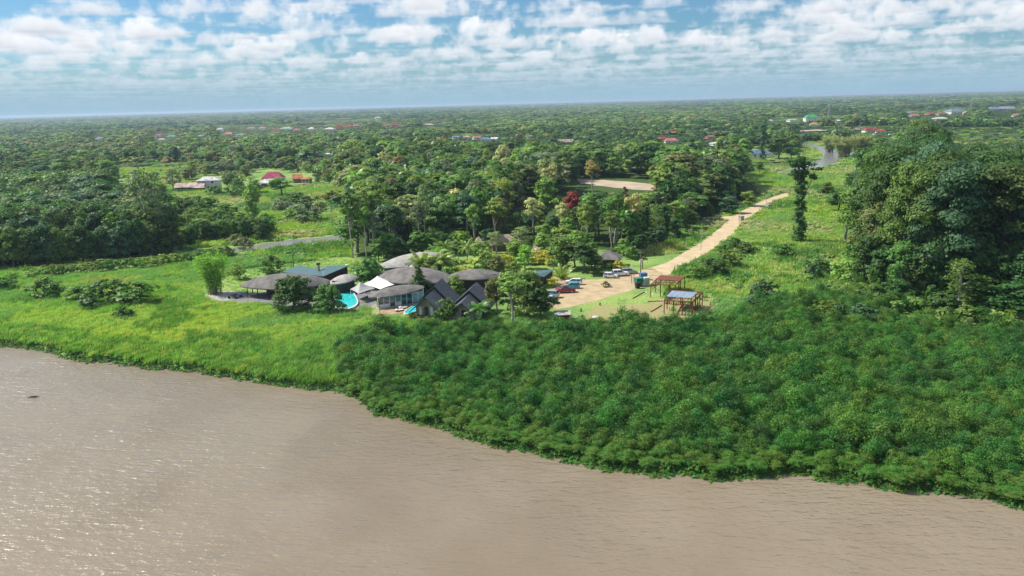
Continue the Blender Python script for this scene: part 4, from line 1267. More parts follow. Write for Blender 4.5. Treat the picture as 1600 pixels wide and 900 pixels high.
M_WHITE = mat('white_paint', (0.74, 0.74, 0.72), 0.6, 0.12, 1.5)
M_CANVAS = mat('white_canvas', (0.80, 0.79, 0.76), 0.8, 0.06, 1.0)
M_GCANVAS = mat('grey_canvas', (0.40, 0.39, 0.38), 0.8, 0.15, 1.0)
M_GLASS = mat('window_glass', (0.035, 0.07, 0.085), 0.08, 0.0, spec=0.9)
M_CURTAIN = mat('blue_curtain', (0.30, 0.42, 0.46), 0.7, 0.2, 2.0)
M_DECK = mat('terracotta_deck', (0.42, 0.28, 0.17), 0.85, 0.25, 1.0)
M_PAVE = mat('pale_paving', (0.40, 0.37, 0.33), 0.85, 0.25, 0.8)
M_PAVED = mat('grey_paving', (0.22, 0.21, 0.21), 0.8, 0.25, 0.8)
M_COPING = mat('pool_coping', (0.62, 0.60, 0.56), 0.7, 0.15, 1.0)
M_RUST = mat('rusty_steel', (0.23, 0.065, 0.040), 0.75, 0.45, 2.0, col2=(0.13, 0.040, 0.03))
M_RUSTROOF = banded('rusty_sheet', (0.26, 0.085, 0.055), (0.17, 0.05, 0.035), 1.6, 0.7)
M_BLUESHEET = banded('blue_grey_sheet', (0.33, 0.42, 0.52), (0.20, 0.27, 0.36), 1.2, 0.4, spec=0.6)
M_CONC = mat('concrete', (0.42, 0.40, 0.37), 0.85, 0.3, 1.5)
M_DARK = mat('dark_shade_paint', (0.03, 0.03, 0.032), 0.6)
M_TYRE = mat('tyre_rubber', (0.02, 0.02, 0.02), 0.85)
M_CHROME = mat('wheel_rim', (0.5, 0.5, 0.5), 0.35, metal=0.7)
M_LAMP = mat('lamp_lens', (0.75, 0.75, 0.72), 0.25)
M_TAIL = mat('tail_lens', (0.35, 0.02, 0.015), 0.3)
def plain(name, c, rough=0.55, n=0.12, **k): return mat(name, c, rough, n, 1.2, **k)

def pool_material():
    m = bpy.data.materials.new('pool_water'); m.use_nodes = True
    T = NT(m.node_tree); p = m.node_tree.nodes['Principled BSDF']
    pos = T.n('ShaderNodeNewGeometry').outputs['Position']
    T.L.new(T.mix(T.sm(T.noise(pos, .8, 4, .6), .35, .65), (0.02, 0.50, 0.52), (0.06, 0.62, 0.62)), p.inputs['Base Color'])
    p.inputs['Roughness'].default_value = 0.08; p.inputs['IOR'].default_value = 1.33
    b = T.n('ShaderNodeBump', ins={'Height': T.noise(pos, 2.2, 3, .5), 'Strength': .25}); b.inputs['Distance'].default_value = .1
    T.L.new(b.outputs[0], p.inputs['Normal'])
    return m
M_POOL = pool_material()

def lens_roof(A, B, wn, wf, ze, zr, nu=28, nv=10, th=0.28, pw=0.95, pv=1.9, zend=None, tipn=0.06):
    """a shell roof with a leaf-shaped plan from tip A to tip B; near half-width wn, far half-width wf"""
    A, B = np.array(A[:2], float), np.array(B[:2], float)
    L = np.linalg.norm(B - A); t = (B - A) / L; nrm = np.array([-t[1], t[0]])
    if nrm[1] < 0: nrm = -nrm
    za, zb = (ze, ze) if zend is None else zend
    V = []
    for layer in (0, 1):
        for i in range(nu + 1):
            u = i / nu; s = math.sin(PI * (tipn + (1 - 2 * tipn) * u)) ** pw
            if i in (0, nu): s *= 0.35
            for j in range(nv + 1):
                v = -1 + 2 * j / nv
                w = (wn if v < 0 else wf) * s * v
                p = A + t * L * u + nrm * w
                e = za + (zb - za) * u
                z = e + (zr - ze) * (math.sin(PI * u) ** .75) * (1 - abs(v) ** pv) - layer * th
                V.append((p[0], p[1], z))
    n = (nu + 1) * (nv + 1); F = []
    for i in range(nu):
        for j in range(nv):
            a = i * (nv + 1) + j
            F.append((a, a + nv + 1, a + nv + 2, a + 1)); F.append((n + a, n + a + 1, n + a + nv + 2, n + a + nv + 1))
    def rim(a, b): F.append((a, b, n + b, n + a))
    for i in range(nu):
        rim((i + 1) * (nv + 1), i * (nv + 1)); rim(i * (nv + 1) + nv, (i + 1) * (nv + 1) + nv)
    for j in range(nv):
        rim(j, j + 1); rim(nu * (nv + 1) + j + 1, nu * (nv + 1) + j)
    b = MB(); b.add(V, F)
    return b, t, nrm, L

def local(p, o):
    return (p[0] - o[0], p[1] - o[1], p[2] - o[2] if len(p) > 2 else 0)

def posts_along(root, base, pts, z, r=0.12, m=None, name='post'):
    """shares one mesh for all posts of a height"""
    me = MB().tube([(0, 0, -0.1), (0, 0, z)], r, 6).mesh(name, m or M_DARKWOOD)
    for p in pts:
        o = link(name, me, root); o.location = (p[0] - base[0], p[1] - base[1], 0)

def lens_house(name, label, A, B, wn, wf, ze, zr, roof_m, walls=True, np_posts=6, **kw):
    b, t, nrm, L = lens_roof(A, B, wn, wf, ze, zr, **kw)
    c = (np.array(A[:2]) + np.array(B[:2])) / 2; base = (c[0], c[1], 0)
    root = thing(name, label, 'building', base)
    b.build('roof', roof_m, root, smooth=False, origin=base)
    rp = []
    for k in range(np_posts):
        u = (k + .7) / (np_posts + .4)
        s = math.sin(PI * u) ** .75
        for side, w in ((-1, wn), (1, wf)):
            p = np.array(A[:2]) + t * L * u + nrm * side * w * s * .86
            rp.append(p)
    posts_along(root, base, rp, ze + .15)
    fl = MB(); ring = []
    for sgn in (1, -1):
        for k in range(9):
            u = .06 + .88 * (k / 8 if sgn > 0 else 1 - k / 8)
            s = math.sin(PI * u) ** .75
            p = np.array(A[:2]) + t * L * u - nrm * sgn * (wn if sgn > 0 else wf) * s * .9
            ring.append((p[0], p[1], .12))
    fl.slab(ring, .2); fl.build('floor_slab', M_PAVED, root, origin=base)
    if walls:
        wl = MB()
        for sgn, w in ((-1, wn * .72), (1, wf * .8)):
            for k in range(7):
                u0, u1 = .14 + .72 * k / 7, .14 + .72 * (k + 1) / 7
                p0 = np.array(A[:2]) + t * L * u0 + nrm * sgn * w * math.sin(PI * u0) ** .75
                p1 = np.array(A[:2]) + t * L * u1 + nrm * sgn * w * math.sin(PI * u1) ** .75
                wl.box(((p0[0] + p1[0]) / 2, (p0[1] + p1[1]) / 2, (ze + .5) / 2 + .1), (np.linalg.norm(p1 - p0) * 1.005, .16, ze + .4), math.atan2(p1[1] - p0[1], p1[0] - p0[0]))
        wl.build('wall', walls if not isinstance(walls, bool) else M_DARKWOOD, root, origin=base)
    return root, base, t, nrm, L

# --- long pavilion (restaurant) on the left
root, base, t, nrm, L = lens_house('open_pavilion', 'long open pavilion under a curved grey shingle roof at the left end of the lodge', AT(376, 445, 3.0), AT(518, 438, 3.4), 6.6, 6.4, 3.0, 5.6, M_SHINGLE, walls=False, np_posts=7)
wb = MB()
for u in (.42, .72):
    p = np.array([base[0], base[1]]) + t * L * (u - .5) + nrm * 2.5
    wb.box((p[0], p[1], 1.35), (7.5, 3.2, 2.5), math.atan2(t[1], t[0]))
wb.build('inner_wall', M_WOOD, root, origin=base)
# --- teal metal-roofed building behind it, with a flue
def plate_house(name, label, quads, th, rm, wm, drop=0.4, extra=None):
    allp = np.array([p for q in quads for p in q]); c = allp.mean(0); base = (c[0], c[1], 0)
    root = thing(name, label, 'building', base)
    for q in quads:
        MB().slab([local(p, base) for p in q], th).build('roof', rm, root)
        qc = np.mean(np.array(q), 0)
        b = MB(); n = len(q)
        low = [(qc[0] + (p[0] - qc[0]) * .86, qc[1] + (p[1] - qc[1]) * .86) for p in q]
        vs = [(x, y, -.05) for x, y in low] + [(x, y, q[i][2] - th - .02 + (qc[2] - q[i][2]) * .14) for i, (x, y) in enumerate(low)]
        b.add([local(v, base) for v in vs], [(i, (i + 1) % n, n + (i + 1) % n, n + i) for i in range(n)] + [tuple(range(n, 2 * n))])
        b.build('wall', wm, root)
    return root, base
q1 = [AT(440, 425, 4.0), AT(464, 414.5, 4.6), AT(497, 420.5, 4.4), AT(505, 431.5, 4.0)]
q2 = [AT(505.5, 431.5, 4.05), AT(497.5, 420, 4.45), AT(510, 415.5, 5.2), AT(547, 414, 5.4)]
root, base = plate_house('metal_roofed_house', 'kitchen house with teal metal butterfly roof and flue behind the long pavilion', [q1, q2], .16, M_TEAL, M_DARKWOOD)
p = AT(498, 422, 4.5)
MB().tube([local((p[0], p[1], 3.6), base), local((p[0], p[1], 6.1), base)], .38, 8).build('chimney', M_CONC, root)
MB().tube([local((p[0], p[1], 6.1), base), local((p[0], p[1], 6.5), base)], .6, 8).build('chimney_cap', M_DARKWOOD, root)
pp = AT(459, 419)
tag(MB().tube([(0, 0, 0), (0, 0, 4.2)], .14, 6).build('wooden_pole', M_WOOD), 'short dark pole standing behind the teal metal roof', 'pole').location = (pp[0], pp[1], 0)
# --- small curved pavilion right of it
lens_house('small_pavilion', 'small open pavilion with pale curved roof right of the teal metal roof', AT(512, 441, 3.0), AT(559, 430, 4.2), 3.2, 3.2, 3.0, 4.4, M_SUNPALESH, walls=M_DARKWOOD, np_posts=3, zend=(2.6, 3.8))
# --- three shell roofs of the main lodge
lens_house('shell_lodge', 'rearmost lodge building with sunlit pale shingle shell roof', AT(592, 420, 3.6), AT(700, 396, 4.4), 7.0, 6.0, 4.0, 6.2, M_SUNPALESH, walls=M_DARKWOOD)
lens_house('shell_lodge', 'largest lodge building with a grey shingle shell roof in the middle of the complex', AT(590, 429, 3.6), AT(712, 436, 3.8), 7.6, 7.0, 3.6, 6.2, M_SHINGLE, walls=M_DARKWOOD, np_posts=7)
lens_house('shell_lodge', 'right wing of the lodge with a low grey shell roof half hidden by garden trees', AT(698, 432, 3.6), AT(786, 430, 3.4), 5.0, 5.0, 3.6, 5.2, M_SHINGLE, walls=M_DARKWOOD, np_posts=5)

# --- glass-fronted pool house
A, B = AT(576, 463, 3.0), AT(662, 447, 3.6)
b, t, nrm, L = lens_roof(A, B, 3.6, 4.4, 3.0, 4.2, th=.3, pw=.55, zend=(2.9, 3.6), tipn=.03)
c = (A + B) / 2; base = (c[0], c[1], 0)
root = thing('pool_house', 'glass-fronted white pool house under a long dark leaf-shaped roof', 'building', base)
b.build('roof', M_SHINGLE, root, origin=base)
ang = math.atan2(t[1], t[0])
def PH(u, w): 
    q = A[:2] + t * L * u + nrm * w
    return q
bk = MB(); p = PH(.52, .6); bk.box((p[0], p[1], 1.6), (L * .74, .2, 3.1), ang); bk.build('back_wall', M_DARKWOOD, root, origin=base)
fp = MB(); p = PH(.52, -.4); fp.box((p[0], p[1], .1), (L * .86, 5.4, .3), ang); fp.build('floor_slab', M_PAVE, root, origin=base)
for k in range(9):   # mullions
    u = .10 + .82 * k / 8; p = PH(u, -2.35)
    MB().box((p[0], p[1], 1.55 + .15 * u), (.16, .16, 2.9 + .5 * u), ang).build('mullion', M_WHITE, root, origin=base)
for k in range(8):
    u = .10 + .82 * (k + .5) / 8; p = PH(u, -2.3); w = L * .82 / 8 - .18
    low = MB(); low.box((p[0], p[1], .65), (w, .10, .9), ang)
    if k in (0, 1, 3): low.build('lower_panel', M_WHITE, root, origin=base)
    MB().box((p[0], p[1], 1.9 if k in (0, 1, 3) else 1.6), (w, .06, 1.55 if k in (0, 1, 3) else 2.3), ang).build('window', M_CURTAIN if k >= 6 else M_GLASS, root, origin=base)
p = PH(.51, -2.36); MB().box((p[0], p[1], 2.86), (L * .83, .2, .14), ang).build('lintel', M_WHITE, root, origin=base)
# deck in front of it and sun loungers
d = poly([(584, 487), (604, 484), (664, 474), (668, 480), (632, 488), (618, 491), (588, 492)])
sheet('deck', d, .055, M_DECK)
lm = MB().box((0, 0, .32), (2.0, .75, .14)).mesh('seat', M_CANVAS)
lf = MB().box((0, 0, .13), (2.1, .85, .2)).mesh('frame', plain('lounger_frame', (.32, .10, .06)))
bm_ = MB().box((-.75, 0, .55), (.6, .7, .1)).mesh('backrest', M_CANVAS)
for (x, y, lb) in ((624, 486.5, 'low lounger at the near edge of the terracotta deck'), (630, 482.5, 'low lounger further back on the terracotta deck')):
    p = AT(x, y); r = thing('sun_lounger', lb, 'sun lounger', (p[0], p[1], .06), ang + .1, 'loungers on the pool deck')
    link('frame', lf, r); link('seat', lm, r); link('backrest', bm_, r)

# --- pools
def pool(name, pts, label, grow_=1.0):
    Q = poly(pts); c = Q.mean(0); base = (c[0], c[1], 0)
    # smooth the outline
    for _ in range(2):
        Q = np.concatenate([[Q[i] * .75 + Q[(i + 1) % len(Q)] * .25, Q[i] * .25 + Q[(i + 1) % len(Q)] * .75] for i in range(len(Q))])
    root = thing(name, label, 'pool', base)
    n = len(Q); inn = c + (Q - c) * .90
    rim = MB()
    vs = [(*q, .42) for q in Q] + [(*q, .42) for q in inn] + [(*q, -.1) for q in Q] + [(*q, .0) for q in inn]
    fs = []
    for i in range(n):
        j = (i + 1) % n
        fs += [(i, j, n + j, n + i), (i, 2 * n + i, 2 * n + j, j), (n + i, n + j, 3 * n + j, 3 * n + i)]
    rim.add(vs, fs).build('coping', M_COPING, root, origin=base)
    MB().add([(*q, .30) for q in inn], [tuple(range(n))]).build('water', M_POOL, root, origin=base)
    return Q
pool('swimming_pool', [(519, 470), (526, 458), (536, 452.5), (548, 452.5), (554, 460), (561, 472), (558, 480), (544, 486), (530, 484), (520, 480)], 'large turquoise swimming pool beside the spreading dark trees')
pool('plunge_pool', [(629, 491), (640, 482), (656, 475), (672, 474), (674, 483), (660, 486), (645, 490), (634, 494)], 'small turquoise plunge pool with white rim left of the first gabled hut')
sheet('terrace', poly([(318, 460), (345, 456), (378, 456), (410, 462), (470, 466), (520, 462), (560, 452), (590, 455), (586, 474), (566, 486), (520, 490), (470, 480), (410, 473), (370, 472), (335, 470)]), .03, M_PAVED, rag=.2)
sheet('sandy_patch', poly([(308, 464), (335, 455), (372, 455), (378, 463), (356, 470), (330, 469)]), .045, M_PAVE, rag=.4)
# round table and benches on the terrace
p = AT(367, 465); r = thing('picnic_table', 'dark round table with stools on the grey terrace by the long pavilion', 'table', (p[0], p[1], .04))
MB().tube([(0, 0, .7), (0, 0, .78)], 1.0, 12).build('table_top', M_DARKWOOD, r); MB().tube([(0, 0, 0), (0, 0, .7)], .14, 6).build('leg', M_DARKWOOD, r)
for k in range(4):
    a = k * PI / 2 + .5; MB().box((1.5 * math.cos(a), 1.5 * math.sin(a), .24), (.6, .45, .46), a).build('stool', M_DARKWOOD, r)

# --- canopies by the pool
def canopy(name, label, quad, zr, peak, m, post=True):
    q = [np.array(p) for p in quad]; c = np.mean(q, 0); base = (c[0], c[1], 0)
    root = thing(name, label, 'canopy', base)
    V = []; n = len(q); K = 6
    b = MB()
    ap = np.array([c[0] + peak[0], c[1] + peak[1], zr])
    for i in range(n):
        p0, p1 = q[i], q[(i + 1) % n]
        rows = []
        for k in range(K + 1):
            f = k / K; sag = -(f * (1 - f)) * .9
            row = []
            for j in range(5):
                g = j / 4; e = p0 * (1 - g) + p1 * g
                e = e + np.array([0, 0, -.28 * 4 * g * (1 - g) * -1 * .5])
                v = ap * (1 - f) + e * f; v = v + np.array([0, 0, sag])
                row.append(v)
            rows.append(row)
        for k in range(K):
            for j in range(4):
                b.add([rows[k][j], rows[k + 1][j], rows[k + 1][j + 1], rows[k][j + 1]], [(0, 1, 2, 3)])
    b.build('canopy_cloth', m, root, smooth=False, origin=base)
    posts_along(root, base, [p[:2] * .96 + c[:2] * .04 for p in q], min(p[2] for p in q), .07, M_WHITE)
    return root
canopy('canopy_tent', 'white peaked canvas canopy between pool and shell-roofed lodge', [AT(568, 444, 2.6), AT(594, 452, 2.7), AT(620, 444, 3.0), AT(596, 433, 2.9)], 4.9, (-.6, 0), M_CANVAS)
canopy('grey_canopy', 'grey canvas canopy at the right edge of the round pool', [AT(547, 452, 2.5), AT(560, 459, 2.4), AT(586, 451, 2.5), AT(568, 443, 2.6)], 4.3, (-.3, .2), M_GCANVAS)

# --- gabled huts with steep slate roofs
def gabled_hut(label, apex, back, hw, zl, zr, zb, split=.52, bump_z=.9):
    """apex/back: pixel of the ridge ends at heights zr (front) and zb (back)"""
    P0 = AT(apex[0], apex[1], zr); P1 = AT(back[0], back[1], zb)
    d = (P1 - P0)[:2]; L = np.linalg.norm(d); t = d / L; nrm = np.array([-t[1], t[0]])      # nrm points left
    ang = math.atan2(t[1], t[0]); base = (P0[0], P0[1], 0)
    root = thing('gabled_hut', label, 'hut', base)
    def pt(u, w, z): q = P0[:2] + t * L * u + nrm * w; return (q[0], q[1], z)
    ze = zl
    for nm, u0, u1, z0, z1, k in (('front_roof', -.06, split, zr, zr + (zb - zr) * split, 1.0), ('back_roof', split - .03, 1.04, zr + (zb - zr) * split + bump_z, zb + bump_z, 1.12)):
        b = MB()
        for s in (1, -1):
            w = hw * k
            q = [pt(u0, 0, z0 + .02), pt(u1, 0, z1 + .02), pt(u1, s * w, ze + .25 + (.5 if k > 1 else 0)), pt(u0, s * w, ze + (.5 if k > 1 else 0))]
            if s < 0: q = q[::-1]
            q = q[::-1]
            b.slab(q, .22)
        b.build(nm, M_SLATE, root, origin=base)
    u = split - .01; zf = zr + (zb - zr) * split; w = hw * 1.08
    MB().add([pt(u, w, ze + .2), pt(u, -w, ze + .2), pt(u, 0, zf + bump_z - .12), pt(u + .02, w, ze + .2), pt(u + .02, -w, ze + .2), pt(u + .02, 0, zf + bump_z - .12)], [(0, 1, 2), (5, 4, 3), (0, 2, 5, 3), (2, 1, 4, 5)]).build('step_board', M_DARKWOOD, root, origin=base)
    wi = hw * .70
    zz = ze + (zr - ze) * .25
    fl = MB(); c = pt(.46, 0, .45); fl.box(c, (L * .98, wi * 2.1, .16), ang); fl.build('floor_platform', M_WOOD, root, origin=base)
    wl = MB()
    for s in (1, -1):
        c = pt(.5, s * wi, .5 + (zz - .5) / 2); wl.box(c, (L * .82, .12, zz - .5), ang)
    c = pt(.92, 0, .5 + (zz - .5) / 2); wl.box(c, (.12, wi * 2, zz - .5), ang)
    wl.build('side_wall', M_WOOD, root, origin=base)
    g = MB(); u = .10
    g.add([pt(u, wi, .5), pt(u, -wi, .5), pt(u, -wi, zz), pt(u, 0, zr - .25), pt(u, wi, zz)], [(0, 1, 2, 3, 4)])
    g.add([pt(u + .02, wi, .5), pt(u + .02, -wi, .5), pt(u + .02, -wi, zz), pt(u + .02, 0, zr - .25), pt(u + .02, wi, zz)], [(4, 3, 2, 1, 0)])
    g.build('gable_wall', M_PALEWOOD, root, origin=base)
    return root, base, pt, wi, L, ang
root, base, pt, wi, L, ang = gabled_hut('first gabled hut with steep slate roof and white double door beside the plunge pool', (665.5, 464), (690, 441), 4.2, 1.5, 5.1, 6.0)
for w in (.15, .62, -.30):
    c = pt(.075, wi * w, 1.55)
    MB().box(c, (.08, .75 if w != .15 else .85, 2.0), ang).build('door', M_WHITE if w != .15 else M_GLASS, root, origin=base)
posts_along(root, base, [pt(u, s * wi, 0)[:2] for u in (.0, .9) for s in (-1, 1)], .5, .12, M_WOOD)
root, base, pt, wi, L, ang = gabled_hut('second gabled hut with steep slate roof and open wooden porch beside the coconut palm', (721.5, 472), (744, 447), 4.4, 1.3, 4.7, 5.6)
po = MB(); c = pt(.01, 0, .45); po.box(c, (L * .2, wi * 2.1, .14), ang); po.build('porch_floor', M_PALEWOOD, root, origin=base)
for s in (-1, 0, 1):
    c = pt(-.05, s * wi, 1.25); MB().box(c, (.14, .14, 2.2), ang).build('porch_post', M_WOOD, root, origin=base)
c = pt(-.05, 0, 1.15); MB().box(c, (.08, wi * 2, .10), ang).build('railing', M_PALEWOOD, root, origin=base)
c = pt(-.05, 0, .80); MB().box(c, (.06, wi * 2, .08), ang).build('railing', M_PALEWOOD, root, origin=base)
c = pt(.09, 0, 1.5); MB().box(c, (.08, 1.0, 2.0), ang).build('door', M_DARKWOOD, root, origin=base)
posts_along(root, base, [pt(u, s * wi, 0)[:2] for u in (.0, .9) for s in (-1, 1)], .45, .12, M_WOOD)
# timber lying in the grass by the second hut
for (x, y, a, l) in ((748, 503, .5, 3.4), (742, 505, .9, 2.6)):
    p = AT(x, y)
    o = MB().box((0, 0, .12), (l, .28, .2)).build('timber_beam', M_WOOD); o.location = (p[0], p[1], 0); o.rotation_euler = (0, 0, a)
    tag(o, 'loose wooden beam lying in the grass before the second gabled hut', 'beam', 'loose beams by the second hut')
# log posts on the terrace edge
for (x, y, hgt, lb) in ((594, 492, 2.6, 'slim metal post at the left end of the terracotta deck'), (617, 486, 2.8, 'slim metal post in the middle of the terracotta deck')):
    p = AT(x, y); o = MB().tube([(0, 0, 0), (0, 0, hgt)], .06, 6).build('metal_post', M_DARKWOOD); o.location = (p[0], p[1], 0); tag(o, lb, 'post')

# --- small houses round the parking ground
q = [AT(836, 430, 3.6), AT(838, 423, 3.9), AT(866, 421, 3.7), AT(850, 432.5, 3.0)]
plate_house('teal_roofed_shed', 'shed with teal sloping sheet roof behind the parked white wagon', [q], .14, M_TEAL, M_DARKWOOD)
def hip_house(name, label, px, base_y, wpx, depth, wall_h, roof_h, roof_m, wall_m, rz=0.0, hip=.5, over=.6, windows=2, door=True, storeys=1, cat='house', gable=False, stilts=False):
    p = AT(px, base_y); w = wpx / PPM(px, base_y); d = depth; cs = abs(math.cos(rz)); 
    root = thing(name, label, cat, (p[0], p[1] + d / 2 * .9, 0), rz)
    w0 = max(2.2, w - 2 * over); d0 = d - over
    H = wall_h * storeys
    MB().box((0, 0, H / 2 - .05), (w0, d0, H + .1)).build('wall', wall_m, root)
    ow, od = w0 / 2 + over, d0 / 2 + over
    rl = 0 if hip >= .99 else ow * (1 - hip) if not gable else ow
    b = MB()
    vs = [(-ow, -od, H), (ow, -od, H), (ow, od, H), (-ow, od, H), (-rl, 0, H + roof_h), (rl, 0, H + roof_h)] + [(-ow, -od, H - .18), (ow, -od, H - .18), (ow, od, H - .18), (-ow, od, H - .18)]
    b.add(vs, [(0, 1, 5, 4), (2, 3, 4, 5), (1, 2, 5), (3, 0, 4), (0, 6, 7, 1), (1, 7, 8, 2), (2, 8, 9, 3), (3, 9, 6, 0), (9, 8, 7, 6)])
    b.build('roof', roof_m, root)
    for s in range(storeys):
        for k in range(windows):
            x = (-.5 + (k + .5) / windows) * w0 * .85
            MB().box((x, -d0 / 2 - .02, wall_h * (s + .58)), (min(1.4, w0 / (windows * 1.8)), .1, wall_h * .4)).build('window', M_GLASS, root)
    if door:
        MB().box((w0 * .02, -d0 / 2 - .03, wall_h * .37), (.9, .1, wall_h * .72)).build('door', M_DARKWOOD, root)
    return root
hip_house('grey_hut', 'small wooden hut with a grey pyramid roof behind the white cars', 953, 418, 41, 6.0, 2.5, 2.2, M_SHINGLE, M_WOOD, rz=-.25, hip=.97, over=.9, windows=2, cat='hut')
hip_house('thatched_hut', 'thatched hut peeping from the garden left of the grey pyramid-roofed hut', 849, 401, 32, 6.0, 2.3, 2.4, M_THATCH, M_WOOD, rz=.25, hip=.6, over=.8, windows=1, cat='hut')
hip_house('thatched_hut', 'pale thatched hut half hidden by dry shrubs behind the lodge garden', 789, 392, 50, 6.5, 2.3, 2.8, M_THATCH, M_WOOD, rz=.15, hip=.7, over=.8, windows=1, cat='hut')
hip_house('thatched_hut', 'small pale roof tip left of the dry shrubs behind the lodge garden', 748, 394, 18, 5.0, 2.3, 2.6, M_THATCH, M_WOOD, rz=.15, hip=.9, over=.5, windows=1, cat='hut')

# ------------------------------------------------------------------ vehicles
def car_kit(kind):
    """meshes of one kind of car, length along x, nose at +x; returns list of (name, mesh, material or None for paint, loc)"""
    spec = {'hatch': (4.0, 1.7, 1.48, [(-1.95, .30), (-1.98, .80), (-1.85, .95), (.85, .98), (1.80, .80), (1.98, .55), (1.95, .30)], [(-1.85, .95), (-1.55, 1.45), (.25, 1.48), (1.05, .96)]),
            'suv': (4.7, 1.85, 1.80, [(-2.3, .38), (-2.34, 1.0), (-2.25, 1.15), (.9, 1.15), (2.15, 1.02), (2.34, .75), (2.3, .38)], [(-2.25, 1.12), (-2.0, 1.74), (.1, 1.78), (.95, 1.13)]),
            'pickup': (5.2, 1.85, 1.78, [(-2.58, .42), (-2.6, 1.05), (-.85, 1.05), (-.82, 1.12), (1.05, 1.12), (2.40, 1.02), (2.6, .75), (2.55, .42)], [(-.85, 1.1), (-.62, 1.72), (.45, 1.75), (1.15, 1.1)]),
            'wagon': (4.6, 1.75, 1.6, [(-2.25, .34), (-2.3, .88), (-2.2, 1.0), (.95, 1.0), (2.1, .86), (2.3, .6), (2.25, .34)], [(-2.2, .98), (-2.0, 1.54), (.2, 1.58), (1.1, .99)])}[kind]
    L, W, H, lo, up = spec
    out = []
    def extr(prof, w0, w1, inset=0):
        b = MB(); n = len(prof)
        zt = max(z for x, z in prof); zb = min(z for x, z in prof)
        def hw(z): f = (z - zb) / (zt - zb + 1e-6); return w0 + (w1 - w0) * f
        vs = [(x, -hw(z) / 2, z) for x, z in prof] + [(x, hw(z) / 2, z) for x, z in prof]
        fs = [tuple(range(n)), tuple(reversed(range(n, 2 * n)))] + [(i, i + n, (i + 1) % n + n, (i + 1) % n) for i in range(n)]
        b.add(vs, fs); return b
    body = extr(lo, W, W * .95)
    roof = MB(); x0, x1 = up[1][0], up[2][0]; zt = up[2][1]
    roof.box(((x0 + x1) / 2, 0, zt + .03), (x1 - x0 + .1, W * .80, .07), top=(x1 - x0 - .1, W * .74))
    for s in (-1, 1):   # pillars
        for (a, c) in ((up[0], up[1]), (up[3], up[2])):
            roof.tube([(a[0], s * W * .465, a[1]), (c[0], s * W * .39, c[1])], .05, 4)
        xm = (x0 + x1) / 2; roof.tube([(xm - .05, s * W * .465, up[0][1]), (xm, s * W * .395, zt)], .045, 4)
    out.append(('body', body.mesh('body', None), 1)); out.append(('roof', roof.mesh('roof', None), 1))
    out.append(('window', extr(up, W * .93, W * .78).mesh('window', M_GLASS), 0))
    if kind == 'pickup':
        bed = MB().box((-1.72, 0, 1.058), (1.62, W * .80, .02)).mesh('cargo_bed', M_DARK); out.append(('cargo_bed', bed, 0))
    wm = MB().tube([(0, -.11, 0), (0, .11, 0)], .33, 12).mesh('wheel', M_TYRE); rm = MB().tube([(0, -.125, 0), (0, .125, 0)], .19, 10).mesh('rim', M_CHROME)
    for sx in (-.31, .31):
        for s in (-1, 1):
            out.append(('wheel', wm, 0, (sx * L, s * (W / 2 - .08), .33), rm))
    hl = MB().box((0, 0, 0), (.08, .34, .16)).mesh('headlight', M_LAMP); tl = MB().box((0, 0, 0), (.08, .22, .24)).mesh('tail_light', M_TAIL)
    for s in (-1, 1):
        out.append(('headlight', hl, 0, (L / 2 - .09, s * W * .36, lo[-2][1] + .14))); out.append(('tail_light', tl, 0, (-L / 2 + .04, s * W * .40, .82)))
    out.append(('bumper', MB().box((L / 2 - .06, 0, .42), (.18, W * .92, .2)).box((-L / 2 + .06, 0, .42), (.18, W * .92, .2)).mesh('bumper', M_DARK if kind in ('pickup',) else None), 1 if kind != 'pickup' else 0))
    return out
CK = {k: car_kit(k) for k in ('hatch', 'suv', 'pickup', 'wagon')}
def car(kind, px, py, ang, paint, label, name):
    p = AT(px, py); r = thing(name, label, 'car' if kind != 'pickup' else 'pickup truck', (p[0], p[1], .02), ang, 'cars parked on the sandy ground')
    for e in CK[kind]:
        me = e[1]
        if e[2]:
            me = me.copy(); me.materials.clear(); me.materials.append(paint)
        o = link(e[0], me, r)
        if len(e) > 3: o.location = e[3]
        if len(e) > 4: link('rim', e[4], o)
P_WHITE = mat('white_car_paint', (.76, .76, .75), .25, spec=.6); P_SILVER = mat('silver_car_paint', (.42, .44, .45), .3, metal=.4, spec=.6)
P_RED = mat('dark_red_car_paint', (.28, .018, .028), .25, spec=.6); P_BLUE = mat('teal_car_paint', (.06, .30, .40), .28, spec=.6); P_GREY = mat('grey_blue_car_paint', (.42, .50, .56), .28, spec=.6)
car('wagon', 896, 444, PI - .30, P_WHITE, 'white station wagon parked beside the teal car', 'station_wagon')
car('hatch', 894, 450, PI - .28, P_BLUE, 'teal blue car parked between white wagon and red pickup', 'parked_car')
car('pickup', 883, 457, PI + .10, P_RED, 'dark red pickup truck parked in front of the teal car', 'pickup_truck')
car('suv', 859, 464, PI - .45, P_SILVER, 'silver off-road car half hidden under the tree at the lot edge', 'parked_car')
car('hatch', 854, 471, PI - .25, P_GREY, 'pale car under the tree nearest to the red cabin', 'parked_car')
car('hatch', 954, 434, -.25, P_WHITE, 'white hatchback nearest to the lot on the far side', 'parked_car')
car('suv', 969, 431, .12, P_WHITE, 'white off-road car parked between white hatchback and silver car', 'parked_car')
car('wagon', 983, 427.5, .15, P_SILVER, 'silver car parked behind the white off-road car next to the power pole', 'parked_car')

